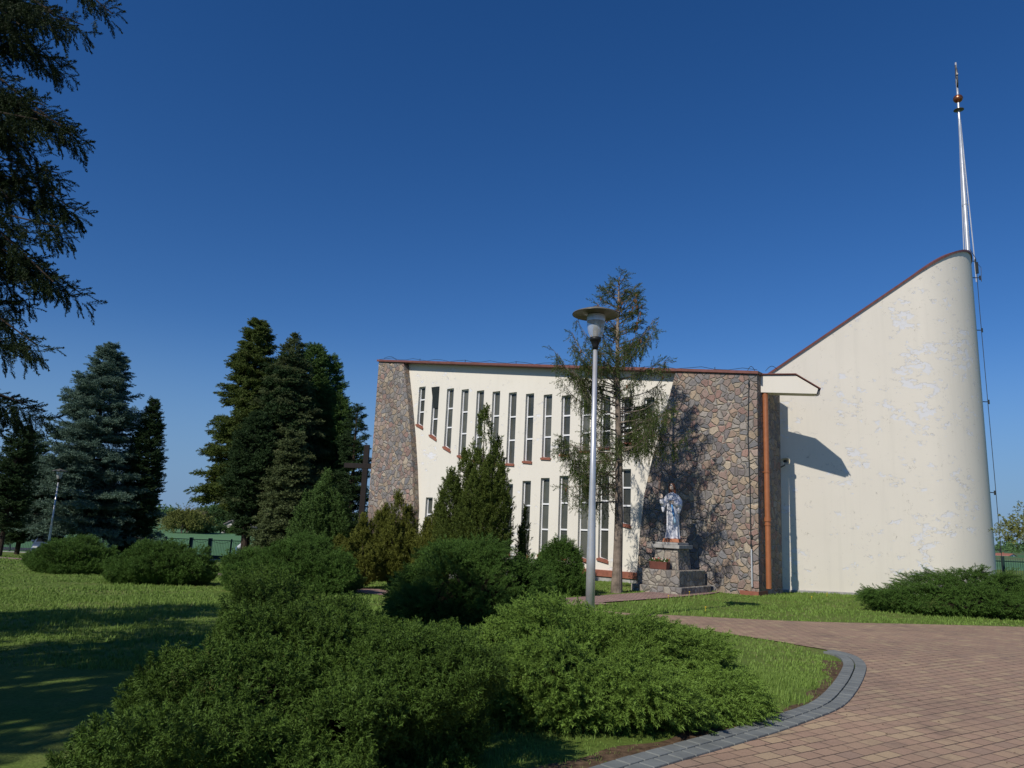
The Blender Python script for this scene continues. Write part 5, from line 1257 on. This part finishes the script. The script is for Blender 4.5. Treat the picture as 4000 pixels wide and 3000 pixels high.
# far leafy trees
def broadleaf(name, px, Y, yt, yb, W, mat, label, n, seed, L=1.2, group=None, bare=False, trunk_r=.2, zb=None):
    r = np.random.default_rng(seed); x, y = cpx(px, Y); z = atY(px, yb, Y)[2] if zb is None else zb; H = atY(px, yt, Y)[2]-z
    root = empty(name, (x, y, z)); T(root, label, 'tree', group); base = np.array([x, y, z])
    tk = MB(base); tk.tube([base-np.array([0, 0, 1.]), base+np.array([.02*H, 0, H*.4]), base+np.array([0, 0, H*.75])], [trunk_r, trunk_r*.7, trunk_r*.25], 7)
    ends = []
    for k in range(26 if not bare else 46):
        a = r.uniform(0, 2*PI); el = r.uniform(.1, 1.4); s0_ = base+np.array([0, 0, H*r.uniform(.15, .65)]); e = base+np.array([math.cos(a)*W*math.cos(el)*.8, math.sin(a)*W*math.cos(el)*.8, H*(.35+.6*math.sin(el)*r.uniform(.7, 1))]); ends.append(e)
        tk.tube([s0_, (s0_+e)/2+np.array([0, 0, .06*H]), e], [trunk_r*.3, trunk_r*.18, trunk_r*.05], 4, False)
        if bare:
            for q_ in range(7): m_ = s0_+(e-s0_)*r.uniform(.4, 1); tk.tube([m_, m_+unit(np.array([r.normal(), r.normal(), abs(r.normal())+.4]))*H*.14], [trunk_r*.08, .02], 3, False)
    ends = np.array(ends); k = r.integers(0, len(ends), n); dd = unit(r.normal(size=(n, 3))); P = ends[k]+dd*(W*.30*r.uniform(.3, 1, n)**.5)[:, None]*np.array([1, 1, .8]); P[:, 2] = np.maximum(P[:, 2], z+.1)
    leafmesh('crown', scatter(TM['leaf'], P, dd+np.array([0, 0, .3]), L*r.uniform(.6, 1.2, n), np.clip(.5+r.normal(0, .2, n), 0, .97), seed=seed), FM[mat], root, tuple(base)); tk.build('trunk', M['bark'], root)
FG = 'trees at the far side of the field'
broadleaf('willow_tree', 668, 150, 2005, 2085, 4.2, 'spring', 'pale green round bush tree beside the dark thuja across the field', 1500, 71, .8, FG)
broadleaf('willow_tree', 720, 155, 2012, 2085, 3.6, 'spring', 'pale green bush tree left of the first utility pole', 1200, 72, .8, FG)
broadleaf('bare_tree', 690, 158, 1968, 2085, 4.2, 'spring', 'half bare spreading tree standing above the pale green bushes', 130, 73, .5, FG, bare=True)
broadleaf('bare_tree', 738, 160, 1978, 2085, 3.2, 'spring', 'second smaller half bare tree by the utility pole', 90, 74, .5, FG, bare=True)
broadleaf('far_tree', 790, 300, 2002, 2062, 9, 'far', 'left one of the dark round trees in the far clump', 900, 75, 2.4, FG)
broadleaf('far_tree', 832, 305, 1996, 2062, 10, 'far', 'highest dark round tree in the far clump', 1100, 76, 2.4, FG)
broadleaf('far_tree', 870, 310, 2012, 2062, 8, 'far', 'right one of the dark round trees in the far clump', 800, 77, 2.4, FG)
broadleaf('young_tree', 824, 165, 2052, 2084, 1.3, 'far', 'small light green bush between the two utility poles', 300, 78, .6, FG)
broadleaf('hedge_bush', 745, 160, 2062, 2085, 2.6, 'thuja', 'low green hedge bush at the foot of the first utility pole', 400, 79, .7, FG)
broadleaf('hedge_bush', 880, 165, 2066, 2085, 2.2, 'thuja', 'low green hedge bush beside the gabled farmhouse', 350, 80, .7, FG)
broadleaf('young_tree', 4065, 20, 1985, 2200, .8, 'spring', 'young leafy tree cut by the right edge of the view beyond the juniper', 520, 81, .16, None, trunk_r=.05)
# far ridge and far woods
def ridge(name, Y, pts, mat, depth):
    vs = []; n = len(pts)
    for (px, py) in pts: p = atY(px, py, Y); vs.append((p[0], Y, -30)); vs.append(tuple(p)); vs.append((p[0]*1.1, Y+depth, p[2]-2)); 
    fs = []
    for i in range(n-1): fs += [(3*i, 3*i+3, 3*i+4, 3*i+1), (3*i+1, 3*i+4, 3*i+5, 3*i+2)]
    b = MB(); b.add(vs, fs); o = b.build(name, mat); T(o, kind='structure')
hm = plain('wooded_hills', (.045, .075, .045), .95, 0, .1, .4, .01, 0)
pts = [(px, 2063+.0424*(px-2000)-8-6*math.sin(px*.004)-4*math.sin(px*.013+1)-2*math.sin(px*.05)) for px in range(-900, 5200, 60)]
ridge('hills', 2600, pts, hm, 800)
def woods():
    r = np.random.default_rng(99); n = 2600; Yw = r.uniform(700, 1500, n); px = r.uniform(-600, 4600, n); k = pn(px, px*0, .02, 4) > .45; px = px[k]; Yw = Yw[k]
    P = np.array([atY(a, 2063+.0424*(a-2000)+0, y_) for a, y_ in zip(px, Yw)]); P[:, 2] = -2+r.uniform(0, 8, len(P))
    d_ = scatter(TM['leaf'], P, r.normal(size=(len(P), 3))+np.array([0, 0, 1]), r.uniform(7, 13, len(P)), np.clip(.4+r.normal(0, .2, len(P)), 0, .97), seed=9)
    o = leafmesh('far_woods', d_, FM['far']); T(o, 'distant strips of woodland along the horizon', 'woodland', kind='stuff')
woods()
# ---- trees outside the view whose shade falls on the left lawn
SG = 'conifers just outside the left of the view'
make_grass()
# dandelions and small litter on the right lawn
def dandelions():
    r = random.Random(4)
    for (px, py) in ((2692,2326), (2610,2342), (3335,2302), (2755,2390), (3170,2345), (3230,2330), (2600,2320)):
        p = onG(px, py); o = MB(p); z = p[2]; o.tube([(p[0],p[1],z), (p[0]+.01,p[1],z+.10)], .004, 4); o.lathe((p[0]+.01,p[1],z+.10), [(.004,-.01), (.022,.0), (.022,.008), (.01,.014)], 8)
        q_ = o.build('dandelion', YEL); T(q_, 'tiny yellow dandelion flower standing in the grass near the church', 'flower', 'dandelions in the lawn')
YEL = plain('dandelion_yellow', (.75, .52, .03), .6)
dandelions()
def litter():
    r = np.random.default_rng(8); n = 1400; px = r.uniform(-1.5, 9, n); py = r.uniform(3.2, 14.5, n); k = inpoly(px, py, drive_poly); px, py = px[k], py[k]; n = len(px)
    # most of it gathers along the kerb and the lawn edge
    cc = np.array(C); d = np.min(np.hypot(px[:, None]-cc[None, ::4, 0], py[:, None]-cc[None, ::4, 1]), 1); k = r.uniform(0, 1, n) < np.exp(-d/.5)*.9+.12; px, py = px[k], py[k]; n = len(px)
    a = r.uniform(0, 2*PI, n); l = r.uniform(.006, .018, n); z = gz(px, py)+.018
    P = np.stack([px, py, z], -1); u_ = np.stack([np.cos(a), np.sin(a), a*0], -1)*l[:, None]; v_ = np.stack([-np.sin(a), np.cos(a), a*0], -1)*(l*.35)[:, None]
    V = np.stack([P-u_, P+v_+np.array([0, 0, .004]), P+u_, P-v_], 1).reshape(-1, 3); F_ = np.arange(len(V)).reshape(-1, 4)
    o = npmesh('fallen_needles', V, F_, plain('dry_brown_litter', (.12, .075, .035), .9)); T(o, 'scattered dry needles and leaf bits lying on the paving', 'litter', kind='stuff')
litter()
# air between here and the horizon
hz = MB(); hz.box(-2200, 2200, -70, 2400, -40, 90)
ht = bpy.data.materials.new('pale_air'); ht.use_nodes = True; nn_ = ht.node_tree; nn_.nodes.remove(nn_.nodes['Principled BSDF'])
pv = nn_.nodes.new('ShaderNodeVolumePrincipled'); pv.inputs['Color'].default_value = (.75, .85, 1, 1); pv.inputs['Density'].default_value = .0003; pv.inputs['Anisotropy'].default_value = .3
nn_.links.new(pv.outputs[0], nn_.nodes['Material Output'].inputs['Volume'])
HAZE = False
if HAZE: ho = hz.build('haze', ht); T(ho, kind='stuff')
